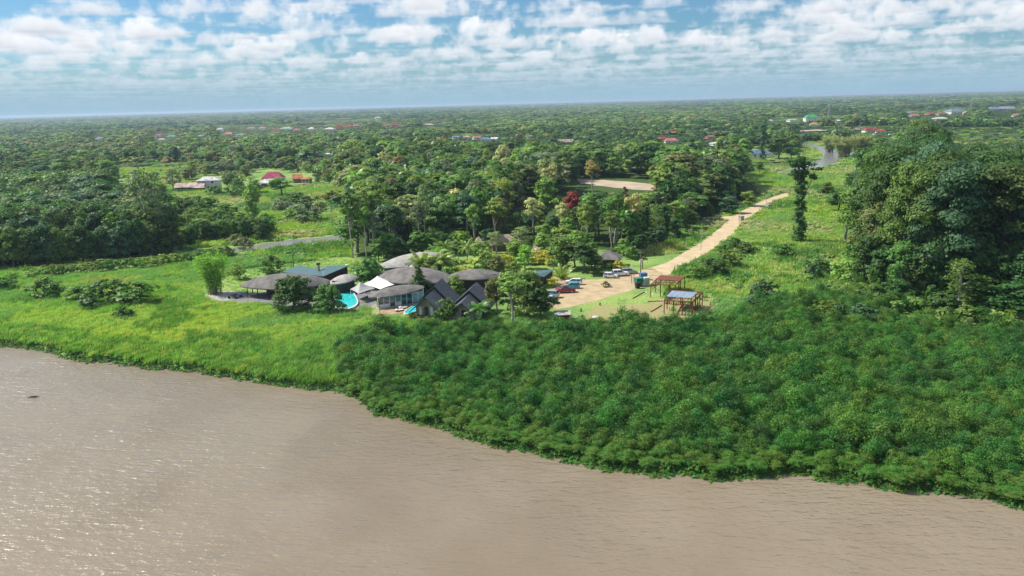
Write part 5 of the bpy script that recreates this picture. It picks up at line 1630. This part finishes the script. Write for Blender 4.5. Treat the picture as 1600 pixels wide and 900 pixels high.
# ------------------------------------------------------------------ poles, bins, boxes
def at_px(o, x, y): p = AT(x, y); o.location = (p[0], p[1], 0); return o
def power_pole(x, y, top, label, arms=2, trafo=False):
    hgt = TOP(x, y, top); r = thing('power_pole', label, 'power pole', tuple(AT(x, y)))
    MB().tube([(0, 0, -.2), (0, 0, hgt)], [.17, .11], 8).build('pole', M_WOOD, r)
    for k in range(arms):
        MB().box((0, 0, hgt - .25 - k * .75), (2.1, .14, .14), .5).build('crossarm', M_WOOD, r)
    if trafo:
        MB().tube([(-.45, 0, hgt * .55), (-.45, 0, hgt * .80)], .42, 10).build('transformer', M_WHITE, r)
    return hgt
power_pole(1001, 430, 390, 'tall wooden power pole with crossarms at the lot entrance')
power_pole(1004, 420, 402, 'shorter pole carrying a white transformer behind the tall power pole', arms=1, trafo=True)
power_pole(865, 432, 418, 'white-topped pole beside the teal sloping roof', arms=0)
for (x, y, top, lb) in ((987, 443, 422, 'left of two thin wooden posts beside the green container'), (990.5, 441, 423, 'right of two thin wooden posts beside the green container')):
    o = at_px(MB().tube([(0, 0, -.1), (0, 0, TOP(x, y, top))], .09, 6).build('wooden_post', M_WOOD), x, y); tag(o, lb, 'post')
r = thing('green_container', 'green waste container under the small shelter at the lot entrance', 'container', tuple(AT(998, 447)), .3)
Mg = plain('green_container_paint', (.02, .17, .12)); MB().box((0, 0, 1.1), (1.7, 1.4, 2.0), top=(1.9, 1.6)).build('bin', Mg, r); MB().box((0, 0, 2.2), (2.1, 1.8, .16)).build('lid', plain('teal_lid', (.05, .22, .20)), r)
r = thing('wheeled_bin', 'black wheeled rubbish bin in front of the green container', 'rubbish bin', tuple(AT(996, 450.5)), .3)
MB().box((0, 0, .72), (.9, .9, 1.3), top=(1.1, 1.1)).build('bin', M_DARK, r); MB().box((0, 0, 1.46), (1.2, 1.2, .12)).build('lid', M_DARK, r)
r = thing('blue_container', 'blue container standing at the foot of the tall power pole', 'container', tuple(AT(1005, 437)), .2)
Mb = plain('blue_container_paint', (.05, .16, .34)); MB().box((0, 0, .9), (1.9, 1.4, 1.7)).build('bin', Mb, r); MB().box((0, 0, 1.82), (2.0, 1.5, .12)).build('lid', Mb, r)
r = thing('meter_cabinet', 'pale grey cabinet between green container and rusty steel frame', 'cabinet', tuple(AT(1010, 446)), .2)
MB().box((0, 0, 1.15), (1.5, 1.0, 2.2)).build('casing', M_WHITE, r); MB().box((.05, -.52, 1.1), (1.0, .06, 1.6)).build('door', M_CONC, r)
# lamps along the road
for (x, y, t, lb) in ((1095, 391, 370, 'road lamp on the right kerb nearest to the lodge'), (1073, 386, 371, 'road lamp on the grass verge left of the road'), (1096, 374, 350, 'road lamp left of the road before the side path'), (1155, 349, 317, 'road lamp beside the grey box at the side path'),
                      (1197, 323, 303, 'road lamp beside the pale box at the road bend'), (1177, 319, 306, 'road lamp left of the road near the forest corner'), (1125, 344, 329, 'road lamp by the end of the side path')):
    r = thing('road_lamp', lb, 'street lamp', tuple(AT(x, y)), .4, 'lamps along the sandy road'); hg = TOP(x, y, t)
    MB().tube([(0, 0, -.1), (0, 0, hg)], .09, 6).build('pole', M_CONC, r); MB().box((.5, 0, hg), (1.1, .16, .1)).build('lamp_head', M_CONC, r)
for (x, y, lb) in ((1158, 345, 'small grey box at the roadside by the side path'), (1201, 326, 'small pale box at the roadside before the bend')):
    r = thing('roadside_box', lb, 'box', tuple(AT(x, y)), .5); MB().box((0, 0, .9), (1.8, 1.4, 1.9)).build('casing', M_CONC, r); MB().box((0, 0, 1.92), (2.0, 1.6, .12)).build('lid', M_CONC, r)

# --- red cabin with loose roof sheet, stones, posts
r = thing('red_cabin', 'small red metal cabin with a pale loose roof sheet at the thicket edge', 'cabin', tuple(AT(881, 505)), .12)
hc = TOP(881, 505, 490.5); Mr = banded('red_ribbed_metal', (.26, .025, .028), (.18, .018, .02), 2.2, .55, bump=.5)
MB().box((0, 0, hc / 2), (2.2, 1.8, hc)).build('wall', Mr, r)
MB().slab([(-2.4, -1.2, hc + .10), (1.4, -1.1, hc + .05), (1.8, 1.6, hc + .35), (-2.0, 1.8, hc + .42)], .06).build('roof', M_CONC, r)
MB().box((.35, -.92, hc * .45), (.8, .06, hc * .8)).build('door', Mr, r)
o = at_px(MB().box((0, 0, .1), (3.0, 1.0, .12)).build('roof_sheet', mat('pale_plank', (.45, .42, .25), .8)), 893, 497); o.rotation_euler = (0, 0, .0); tag(o, 'yellowish plank lying right of the red cabin', 'plank')
def stone(x, y, s, label, grp=None, m=None):
    rr = random.Random(int(x * 7 + y)); b = MB()
    V = []; 
    for i in range(3):
        for j in range(7):
            a = j / 7 * 2 * PI; q = (1.0, .8, .35)[i] * rr.uniform(.8, 1.15)
            V.append((math.cos(a) * q * s, math.sin(a) * q * s * .8, (0, .35, .55)[i] * s * rr.uniform(.8, 1.1)))
    F = [(i * 7 + j, i * 7 + (j + 1) % 7, (i + 1) * 7 + (j + 1) % 7, (i + 1) * 7 + j) for i in range(2) for j in range(7)] + [tuple(range(14, 21))]
    o = at_px(b.add(V, F).build('stone', m or M_CONC), x, y); tag(o, label, 'stone', grp); return o
stone(931, 497, 1.0, 'largest pale stone lying in the grass right of the red cabin', m=M_COPING)
sr = random.Random(4)
heap = {}
for k in range(30):
    x = sr.uniform(1005, 1100)
    y = sr.uniform(462, 500) if x > 1030 else sr.uniform(452, 478)
    sz = sr.uniform(.14, .36); wh = sr.random() < .4
    where = ('in front of the nearer steel frame' if y > 487 else 'under the nearer steel frame' if x > 1036 and y > 470 else 'behind the nearer steel frame' if x > 1036 else 'left of the nearer steel frame' if y > 470 else 'under the farther steel frame')
    heap.setdefault((wh, where), []).append((sz, stone(x, y, sz, 'rubble stone', 'rubble stones round the steel frames', M_WHITE if wh else M_CONC)))
for (wh, where), L_ in heap.items():
    L_.sort(key=lambda e: -e[0])
    for k, (sz, o) in enumerate(L_):
        o['label'] = ('%s %s rubble stone lying %s' % (['largest', 'second largest', 'third largest', 'fourth largest', 'fifth largest', 'sixth largest', 'seventh largest', 'eighth largest'][min(k, 7)], 'white' if wh else 'grey', where)) if len(L_) > 1 else '%s rubble stone lying %s' % ('white' if wh else 'grey', where)
for (x, y, t, lb) in ((908, 487, 482, 'short dark stump post in the grass near the lot'), (937.5, 477, 473, 'small dark post at the lower lot edge')):
    o = at_px(MB().tube([(0, 0, 0), (0, 0, TOP(x, y, t))], .18, 6).build('stump_post', M_DARKWOOD), x, y); tag(o, lb, 'post')
# tuft island in the lot
plant_px('bush', 946, 448, 443, OLIVE, r_rng, wpx=16, label='small grass island in the middle of the sandy lot', name='grass_island')

# ------------------------------------------------------------------ rusty steel frames
def steel_frame(label, corners, legs, n_purlin, sheet_q, sheet_m, under=None, dense=False, solid=None, skirt=None, sheets=5):
    """corners NL FL FR NR of the deck; legs are pixel positions on the ground"""
    C = [np.array(c, float) for c in corners]; c0 = np.mean(C, 0); base = (c0[0], c0[1], 0)
    root = thing('steel_frame', label, 'steel frame', base)
    def beam(nm, a, b, r): MB().tube([local(a, base), local(b, base)], r, 4).build(nm, M_RUST, root)
    for i in range(4): beam('edge_beam', C[i], C[(i + 1) % 4], .13)
    for k in range(1, n_purlin):
        f = k / n_purlin; beam('purlin', C[0] * (1 - f) + C[3] * f, C[1] * (1 - f) + C[2] * f, .06)
    for k in (1, 2, 3):
        f = k / 4; beam('joist', C[0] * (1 - f) + C[1] * f, C[3] * (1 - f) + C[2] * f, .08)
    if sheet_q:
        Q = [np.array(q) + np.array([0, 0, .16]) for q in sheet_q]
        for k in range(sheets):
            f0, f1 = k / sheets + .004, (k + 1) / sheets - .004
            q = [Q[0] * (1 - f0) + Q[3] * f0, Q[1] * (1 - f0) + Q[2] * f0, Q[1] * (1 - f1) + Q[2] * f1, Q[0] * (1 - f1) + Q[3] * f1]
            MB().slab([local(p, base) for p in reversed(q)], .04).build('roof_panel', sheet_m, root)
    for (f, g) in legs:
        top = (C[0] * (1 - f) + C[3] * f) * (1 - g) + (C[1] * (1 - f) + C[2] * f) * g
        beam('post', top, (top[0], top[1], -.1), .11)
    if skirt:
        for (i, j, n, drop, lean) in skirt:
            a, b = C[i], C[j]; inw = (c0 - (a + b) / 2); inw[2] = 0; inw = inw / np.linalg.norm(inw) * lean
            la, lb = a + inw - np.array([0, 0, drop]), b + inw - np.array([0, 0, drop])
            beam('lower_rail', la, lb, .10)
            for k in range(n + 1):
                f = k / n; beam('strut', a * (1 - f) + b * f, la * (1 - f) + lb * f, .055)
            for k in range(n):
                f = k / n; g = (k + 1) / n; beam('brace', a * (1 - f) + b * f, la * (1 - g) + lb * g, .04)
    return root
z = 3.3
steel_frame('nearer rusty steel frame carrying blue-grey roof panels', [AT(1038, 469, z), AT(1047, 453.5, z), AT(1098, 457, z), AT(1082, 471.5, z)],
            [(0, 0), (0, .5), (0, 1), (1, 0), (1, .5), (1, 1), (.33, 0), (.66, 0), (.33, 1), (.66, 1), (.85, .3), (.88, .7), (.94, .5), (.78, 1), (.93, .95), (.5, .5)], 9,
            [AT(1041, 464, z), AT(1050, 455, z), AT(1090, 458, z), AT(1079, 466.5, z)], M_BLUESHEET, skirt=[(0, 3, 12, 1.0, .7), (3, 2, 7, .9, .6), (0, 1, 6, .9, .6)])
steel_frame('farther rusty steel frame with a rust-red sheet over its back half', [AT(1017, 444.5, z), AT(1032, 430.5, z), AT(1070, 433, z), AT(1055, 445.5, z)],
            [(0, 0), (0, .5), (0, 1), (1, 0), (1, .5), (1, 1), (.4, 0), (.75, 0), (.4, 1), (.75, 1), (.9, .8)], 7,
            [AT(1024, 436.8, z), AT(1032.5, 430.6, z), AT(1069, 433.2, z), AT(1062, 440, z)], M_RUSTROOF, skirt=[(0, 1, 6, 1.1, .5)], sheets=6)
p0, p1 = AT(1014, 471), AT(1034, 470)
for (a, b, lb) in ((AT(1012, 471, .1), AT(1036, 470, .1), 'rusty beam lying on the ground below the farther frame'), (AT(1017, 487, .1), AT(1034, 477, .1), 'rusty beam lying slanted before the nearer frame'), (AT(989, 466, .1), AT(1007, 456, .1), 'dark beam lying in the grass left of the farther frame')):
    o = MB().tube([(0, 0, .05), (b[0] - a[0], b[1] - a[1], .05)], .16, 4).build('fallen_beam', M_RUST); o.location = (a[0], a[1], 0); tag(o, lb, 'beam')
# dead snag by the right grove
r = thing('dead_tree', 'bare dead tree snag standing beside the right grove', 'tree', tuple(AT(1320, 379))); hg = TOP(1320, 379, 322)
MB().tube([(0, 0, -.2), (.25, 0, hg * .3), (.55, 0, hg * .55), (.6, 0, hg * .8), (.45, 0, hg)], [.5, .42, .38, .30, .14], 8).build('trunk', M_PALEBARK, r, smooth=True)
MB().tube([(.58, 0, hg * .72), (-.4, .2, hg * .92)], [.2, .07], 6).tube([(.55, 0, hg * .8), (1.2, -.1, hg * .97)], [.15, .05], 6).build('branch', M_PALEBARK, r, smooth=True)
# driftwood in the river
o = MB().tube([(-1.0, 0, 0), (-.2, .1, .14), (.5, 0, .16), (1.1, .2, .02)], [.06, .14, .13, .05], 6).tube([(.2, 0, .1), (.6, .4, .25)], [.07, .03], 5).build('driftwood', M_DARKWOOD, smooth=True)
pw = AT(51, 621, WATER_Z); o.location = (pw[0], pw[1], WATER_Z - .02); tag(o, 'dark piece of driftwood floating on the left of the brown river', 'driftwood')
o = MB().tube([(-1.6, 0, 0), (0, .1, .1), (1.5, -.1, 0)], [.05, .1, .04], 5).build('driftwood', M_DARKWOOD, smooth=True)
pw = AT(1515, 779, WATER_Z); o.location = (pw[0], pw[1], WATER_Z - .02); tag(o, 'dark stick caught among the water plants at the right bank', 'driftwood')

# ------------------------------------------------------------------ houses out on the plain
RC = {'pink': (.42, .045, .11), 'red': (.38, .06, .05), 'orange': (.50, .19, .08), 'white': (.70, .69, .67), 'palepink': (.56, .42, .38), 'grey': (.30, .33, .36), 'blue': (.15, .25, .38), 'bluegrey': (.20, .27, .34),
      'teal': (.20, .38, .34), 'green': (.08, .42, .14), 'yellow': (.58, .36, .08), 'brown': (.26, .13, .09), 'palered': (.52, .20, .17), 'mint': (.42, .56, .46), 'tan': (.45, .36, .26)}
RM = {k: mat('roof_' + k, tuple(c * .85 for c in v), .6, .45, .35) for k, v in RC.items()}
WM = {'white': M_WHITE, 'tan': mat('wall_tan', (.46, .38, .28), .8, .15), 'brick': mat('wall_brick', (.30, .16, .12), .8, .15), 'grey': M_CONC}
HOUSES = [  # px, base_y, wpx, depth, wall_h, roof_h, roof, wall, storeys, gable, name, label
 (295, 298, 46, 9, 2.2, 2.4, 'palepink', 'brick', 1, True, 'open hall with pale gabled roof beside the white-roofed two-storey house'),
 (325, 296, 36, 8, 2.8, 2.2, 'white', 'white', 2, False, 'two-storey house with low white hip roof in the left field'),
 (309, 298.5, 20, 4, 2.0, .7, 'palepink', 'tan', 1, False, 'low annex before the two-storey white-roofed house'),
 (425, 287, 34, 10, 3.6, 3.9, 'pink', 'white', 1, False, 'house with bright pink-red hip roof in the left field'),
 (421, 293, 40, 8, 2.8, 2.4, 'white', 'brick', 1, False, 'white-roofed front building before the pink-red roof'),
 (403, 294, 12, 5, 2.2, .5, 'white', 'white', 1, False, 'small white shed at the left of the pink-roofed house'),
 (463, 286, 16, 8, 2.8, 2.8, 'orange', 'brick', 1, True, 'orange-brown gabled house right of the pink-roofed house'),
 (478, 286, 16, 6, 2.6, 1.2, 'orange', 'tan', 1, False, 'low orange-roofed house at the end of the left field'),
 (470, 290, 24, 4, 1.0, .3, 'tan', 'tan', 1, False, 'low pale store with flat roof before the orange-brown houses'),
 (128, 300, 26, 8, 3.6, 1.6, 'palepink', 'white', 1, False, 'pale roof showing among the trees of the left forest'),
 (208, 299, 22, 8, 4.2, 1.6, 'white', 'tan', 1, False, 'pale roof beside the tall grey-green tree'),
 (155, 221, 18, 14, 4, 3.5, 'bluegrey', 'white', 1, False, 'blue-grey hip-roofed house at the far left'),
 (247, 215, 13, 12, 4, 3, 'pink', 'white', 1, False, 'distant pink-roofed house left of the middle distance'),
 (266, 217, 14, 12, 4, 3, 'teal', 'white', 1, False, 'distant grey-teal roof right of the distant pink roof'),
 (252, 221, 13, 8, 3, 2, 'palepink', 'white', 1, False, 'small pale pink house below the distant pink roof'),
 (315, 216, 18, 12, 3.4, 2.6, 'bluegrey', 'white', 1, False, 'long distant house with blue-grey roof'),
 (343, 208, 11, 12, 4, 3, 'white', 'white', 2, False, 'tall white two-storey house on the far plain'),
 (357, 213, 15, 12, 4, 4.5, 'orange', 'white', 1, False, 'distant orange-brown roof right of the tall white house'),
 (373, 214, 14, 10, 3.5, 2, 'grey', 'white', 1, False, 'distant grey roof right of the orange-brown roof'),
 (392, 203, 14, 14, 4.5, 3, 'palered', 'white', 1, False, 'leftmost pale red roof of the distant row'),
 (410, 203, 13, 14, 4.5, 3, 'palered', 'white', 1, False, 'second pale red roof of the distant row'),
 (430, 207, 14, 14, 4, 4, 'red', 'white', 1, False, 'red roof below the long mint roof'),
 (447, 204, 20, 14, 4.5, 3, 'mint', 'white', 1, False, 'long mint-coloured roof of the distant row'),
 (463, 207, 11, 14, 4, 4, 'palered', 'tan', 1, False, 'red and tan house right of the long mint roof'),
 (486, 205, 10, 14, 5, 3.5, 'white', 'white', 1, False, 'narrow white house of the distant row'),
 (515, 205, 16, 14, 4.5, 3, 'white', 'white', 1, False, 'white house left of the red village roofs'),
 (530, 204, 14, 14, 5, 7, 'red', 'palered' if False else 'tan', 1, False, 'tallest red roof of the distant village'),
 (545, 201, 12, 14, 5, 4, 'red', 'tan', 1, False, 'red roof behind the tallest red roof'),
 (556, 200, 10, 14, 5, 4, 'palered', 'tan', 1, False, 'pale red roof at the right of the village cluster'),
 (572, 204, 12, 12, 4, 2, 'palered', 'tan', 1, False, 'low pale red house below the village cluster'),
 (600, 200, 14, 14, 4, 3, 'red', 'tan', 1, False, 'left red roof of the pair in the middle distance'),
 (616, 199, 14, 14, 5, 4, 'red', 'tan', 1, False, 'right red roof of the pair in the middle distance'),
 (668, 198, 22, 14, 4, 3, 'palepink', 'tan', 1, False, 'long pale pink roof right of the red pair'),
 (708, 194, 12, 14, 4, 3, 'mint', 'white', 1, False, 'small mint roof far out on the plain'),
 (513, 245, 16, 7, 2.8, .8, 'white', 'white', 1, False, 'long low white-roofed shed in the middle of the wooded plain'),
 (578, 242, 10, 7, 3, 1, 'grey', 'grey', 1, False, 'small grey shed among trees right of the long white shed'),
 (712, 219, 12, 10, 4, 2, 'bluegrey', 'white', 1, False, 'blue-grey roof at the left of the middle cluster'),
 (729, 219, 13, 10, 4, 2, 'tan', 'white', 1, False, 'tan roof next to the blue-grey roof of the middle cluster'),
 (745, 220, 14, 12, 4, 2.5, 'palered', 'white', 1, False, 'pale red roof in the middle cluster'),
 (759, 223, 18, 12, 4, 2.5, 'blue', 'white', 1, False, 'blue roof in the middle cluster'),
 (773, 222, 12, 10, 4, 2, 'white', 'white', 1, True, 'white gable at the right of the middle cluster'),
 (885, 227, 24, 14, 3.5, 3, 'tan', 'tan', 1, True, 'wide tan-roofed barn among trees in the middle distance'),
 (952, 245, 8, 6, 3.5, 1, 'white', 'white', 1, False, 'tiny white building above the quarry strip'),
 (1036, 222, 14, 10, 3.5, 2.5, 'red', 'tan', 1, False, 'red roof at the left of the right-hand village'),
 (1050, 225, 22, 10, 3.5, 2.8, 'palered', 'white', 1, False, 'pale red roof in front of the right-hand village'),
 (1078, 224, 11, 9, 3, 1.6, 'tan', 'tan', 1, False, 'small tan roof left of the mint gable'),
 (1100, 221, 14, 10, 3, 2.2, 'palered', 'tan', 1, False, 'pale red roof behind the mint gable'),
 (1112, 218, 14, 10, 3, 2.2, 'brown', 'tan', 1, False, 'brown roof behind the mint gable'),
 (1118, 229, 14, 9, 3, 1.2, 'white', 'white', 1, False, 'low white house left of the mint gable'),
 (1131, 228, 16, 9, 3.2, 3.0, 'mint', 'white', 1, False, 'white house with mint gable in the right-hand village'),
 (1152, 249, 14, 7, 3.0, 1.4, 'white', 'tan', 1, False, 'small white-roofed house below the blue hip roof'),
 (1187, 247, 42, 10, 3.2, 3.0, 'blue', 'white', 1, False, 'blue hip-roofed house behind the distant creeper tree'),
 (1203, 192, 12, 12, 4, 2, 'palepink', 'white', 1, False, 'small pale house far right of the plain'),
 (1239, 191, 16, 12, 4, 2, 'mint', 'white', 1, False, 'pale mint roof left of the green-roofed house'),
 (1269, 191, 22, 14, 4, 6, 'green', 'white', 2, False, 'bright green-roofed tall house on the far plain'),
 (1276, 198, 18, 12, 3.5, 3, 'yellow', 'white', 1, False, 'yellow-orange roof below the bright green roof'),
 (1310, 196, 12, 10, 3.5, 2, 'white', 'white', 2, False, 'white two-storey house right of the yellow roof'),
 (1270, 208, 52, 10, 2.6, 1.6, 'palepink', 'brick', 1, False, 'long low pale-roofed barn beyond the creek head'),
 (1338, 206, 16, 8, 3, 1.2, 'tan', 'tan', 1, False, 'tan low house left of the bright red roof'),
 (1362, 208, 22, 12, 3.8, 3.4, 'red', 'white', 1, False, 'bright red-roofed house right of the creek'),
 (1378, 209, 16, 9, 3, 1.8, 'red', 'white', 1, False, 'red-roofed annex right of the bright red house'),
 (1420, 180, 14, 14, 4, 2, 'grey', 'grey', 1, False, 'grey roof on the far right plain'),
 (1431, 184, 14, 14, 4, 3, 'palered', 'tan', 1, False, 'pinkish roof beside the far grey roof'),
 (1456, 181, 14, 16, 4, 3, 'red', 'tan', 1, False, 'reddish roof left of the blue-grey hip roof'),
 (1474, 181, 16, 16, 4, 3, 'brown', 'tan', 1, False, 'red-brown roof at the foot of the blue-grey hip roof'),
 (1471, 188, 22, 12, 3, 2, 'white', 'white', 1, False, 'wide white roof before the reddish roofs on the far right'),
 (1495, 179, 26, 26, 6, 6, 'bluegrey', 'white', 1, False, 'large blue-grey hip roof on the far right'),
 (1515, 179, 14, 14, 4, 3, 'palepink', 'tan', 1, False, 'pale roof right of the large blue-grey hip roof'),
 (1556, 175, 26, 26, 6, 5, 'bluegrey', 'grey', 1, False, 'left large blue-grey shed near the right edge'),
 (1576, 174, 22, 26, 6, 5, 'grey', 'grey', 1, True, 'right large pale grey shed near the right edge'),
 (1594, 184, 18, 12, 4, 3, 'palered', 'white', 1, False, 'pale red-roofed house at the right edge'),
 (985, 163, 16, 60, 10, 3, 'white', 'white', 1, False, 'long white building near the horizon'),
 (1390, 165, 12, 40, 8, 3, 'white', 'white', 1, False, 'tiny white building before the far right wood'),
 (590, 186, 9, 30, 6, 2, 'white', 'white', 1, False, 'tiny white building on the distant cleared land'),
]
for k, (x, y, w, d, wh, rh, rc, wc, st, gb, lb) in enumerate(HOUSES):
    hip_house('village_house', lb, x, y, w, d, wh, rh, RM[rc], WM[wc], rz=[-.25, .2, -.1, .3, 0][k % 5] if w < 30 else .08, hip=.55, over=.7, windows=2 if w > 14 else 1, door=w > 16, storeys=st, gable=gb, cat='house')
# dark boats moored by the red-roofed house
for (x, y, w, lb) in ((1367, 213, 9, 'dark hull lying ashore left of the red-roofed annex'), (1393, 213, 15, 'long dark hull lying ashore right of the red-roofed annex')):
    p = AT(x, y); W_ = w / PPM(x, y); r = thing('boat', lb, 'boat', tuple(p), .1)
    b = MB(); b.box((0, 0, .8), (W_ * .8, 2.6, 1.6), top=(W_, 3.2)); b.build('hull', plain('hull_navy', (.03, .045, .08)), r)
    MB().box((-W_ * .15, 0, 2.2), (W_ * .35, 2.0, 1.2)).build('cabin', M_WHITE, r)
# pylons and masts on the plain
def pylon(x, y, top, label, w=6):
    r = thing('lattice_pylon', label, 'pylon', tuple(AT(x, y))); h = TOP(x, y, top); b = MB(); rr = .16 + h * .006
    n = 7
    for sx in (-1, 1):
        for sy in (-1, 1): b.tube([(sx * w / 2, sy * w / 2, 0), (sx * w * .1, sy * w * .1, h * .82), (0, 0, h)], rr, 4)
    for k in range(n):
        z0, z1 = h * .8 * k / n, h * .8 * (k + 1) / n
        a0, a1 = w / 2 * (1 - .8 * k / n), w / 2 * (1 - .8 * (k + 1) / n)
        b.tube([(-a0, -a0, z0), (a1, -a1, z1)], rr * .6, 3); b.tube([(a0, -a0, z0), (-a1, -a1, z1)], rr * .6, 3); b.tube([(-a0, a0, z0), (-a1, -a1, z1)], rr * .6, 3)
    b.build('tower', M_CONC, r)
    for z0, ww in ((.80, w * .9), (.90, w * .7)):
        MB().tube([(-ww, 0, h * z0), (ww, 0, h * z0)], rr * .8, 4).build('crossarm', M_CONC, r)
pylon(1295, 193, 162, 'lattice pylon rising behind the white two-storey house', 7)
pylon(1517, 176, 155, 'lattice pylon behind the large blue-grey roofs at the far right', 10)
for (x, y, t, lb) in ((1343, 206, 187, 'slim mast beside the bright red-roofed house'), (1467, 204, 188, 'slim mast in the far right field'), (1271, 158, 147, 'tall thin mast breaking the horizon')):
    r = at_px(MB().tube([(0, 0, 0), (0, 0, max(6, TOP(x, y, t)))], .25 if y > 180 else 2.5, 5).build('mast', M_CONC), x, y); tag(r, lb, 'mast')
# ------------------------------------------------------------------ labels of the plants that stand in groups
MARKS = [('the feathery bamboo clump', 336, 459), ('the long shingled pavilion', 440, 450), ('the teal metal roof', 500, 428), ('the round turquoise pool', 542, 478), ('the glass-fronted pool house', 615, 478),
         ('the pale shell roof', 630, 415), ('the large grey shell roof', 650, 440), ('the first gabled hut', 668, 498), ('the second gabled hut', 728, 500), ('the red pickup', 883, 457), ('the grey pyramid-roofed hut', 953, 418),
         ('the tall power pole', 1001, 430), ('the rusty steel frames', 1050, 475), ('the side path', 1120, 341), ('the road bend', 1210, 310), ('the isolated creeper tree', 1248, 379), ('the bare snag', 1320, 379),
         ('the quarry strip', 965, 300), ('the rust-red crown', 892, 372), ('the largest cream-blossomed tree', 785, 310), ('the white-roofed field house', 325, 297), ('the pink-roofed field house', 425, 292), ('the orange-brown field houses', 470, 288),
         ('the tall grey-green tree', 233, 392), ('the muddy channel mouth', 384, 390), ('the blue hip-roofed house', 1187, 247), ('the winding creek', 1300, 245), ('the left frame edge', 0, 400), ('the hedge row', 180, 422),
         ('the right frame edge', 1600, 450), ('the right grove front', 1400, 470), ('the long white shed', 513, 245), ('the thatched hut', 849, 401), ('the bright red roof', 1362, 208), ('the creek head', 1270, 222), ('the big right grove', 1480, 400),
         ('the dry garden shrubs', 789, 392), ('the small pavilion', 535, 440), ('the bright green glade', 240, 285), ('the middle of the forest', 700, 350), ('the left forest front', 120, 408), ('the forest corner', 1160, 325)]
buckets = {}
for (root, x, y, h, word, tone) in TREES:
    bx, by = PIX((x, y, 0))
    best = min(MARKS, key=lambda m: (m[1] - bx) ** 2 + (1.7 * (m[2] - by)) ** 2)
    dx, dy = bx - best[1], by - best[2]
    if abs(dx) > abs(dy) * 1.6: rel = 'right of' if dx > 0 else 'left of'
    else: rel = 'behind' if dy < 0 else 'in front of'
    buckets.setdefault((TONES.get(tuple(tone), 'green'), word, rel, best[0]), []).append((h, root, bx, by))
ORD = ['tallest', 'second tallest', 'third tallest', 'fourth tallest', 'fifth tallest', 'sixth tallest', 'seventh tallest', 'eighth tallest', 'ninth tallest', 'tenth tallest']
for (tn, word, rel, mk), mem in buckets.items():
    mem.sort(key=lambda e: -e[0])
    for i, (h, root, bx, by) in enumerate(mem):
        if len(mem) == 1: root['label'] = f'{tn} {word} {rel} {mk}'
        elif i < len(ORD): root['label'] = f'{ORD[i]} {tn} {word} {rel} {mk}'
        else: root['label'] = f'one of the lower {tn} {word}s {rel} {mk}'
        if not root.get('group'):
            root['group'] = {'shrub': 'shrubs of the open land', 'palm': 'palms', 'plant': 'garden plants'}.get(WORDS_CAT.get(word, ''), 'trees ' + ('of the big right grove' if bx > 1320 and by > 280 else 'of the left forest' if bx < 440 and by > 300 else 'of the middle forest'))
        root['category'] = WORDS_CAT.get(word, 'tree')

# ------------------------------------------------------------------ haze over the plain
hb = MB().box((0, 14000, 27.5), (70000, 60000, 65)).build('haze', None)
hb['kind'] = 'stuff'; hb['label'] = 'thin blue tropical haze over the plain'
hm = bpy.data.materials.new('haze_air'); hm.use_nodes = True
hm.node_tree.nodes.clear()
T = NT(hm.node_tree); ho = T.n('ShaderNodeOutputMaterial'); hv = T.n('ShaderNodeVolumePrincipled')
hv.inputs['Color'].default_value = (0.62, 0.80, 1.0, 1); hv.inputs['Density'].default_value = HAZE_D; hv.inputs['Anisotropy'].default_value = 0.2
T.L.new(hv.outputs[0], ho.inputs['Volume'])
hb.data.materials.append(hm)
print('objects', len(S.objects), 'tris', sum(len(m.loops) - 2 * len(m.polygons) for m in bpy.data.meshes))
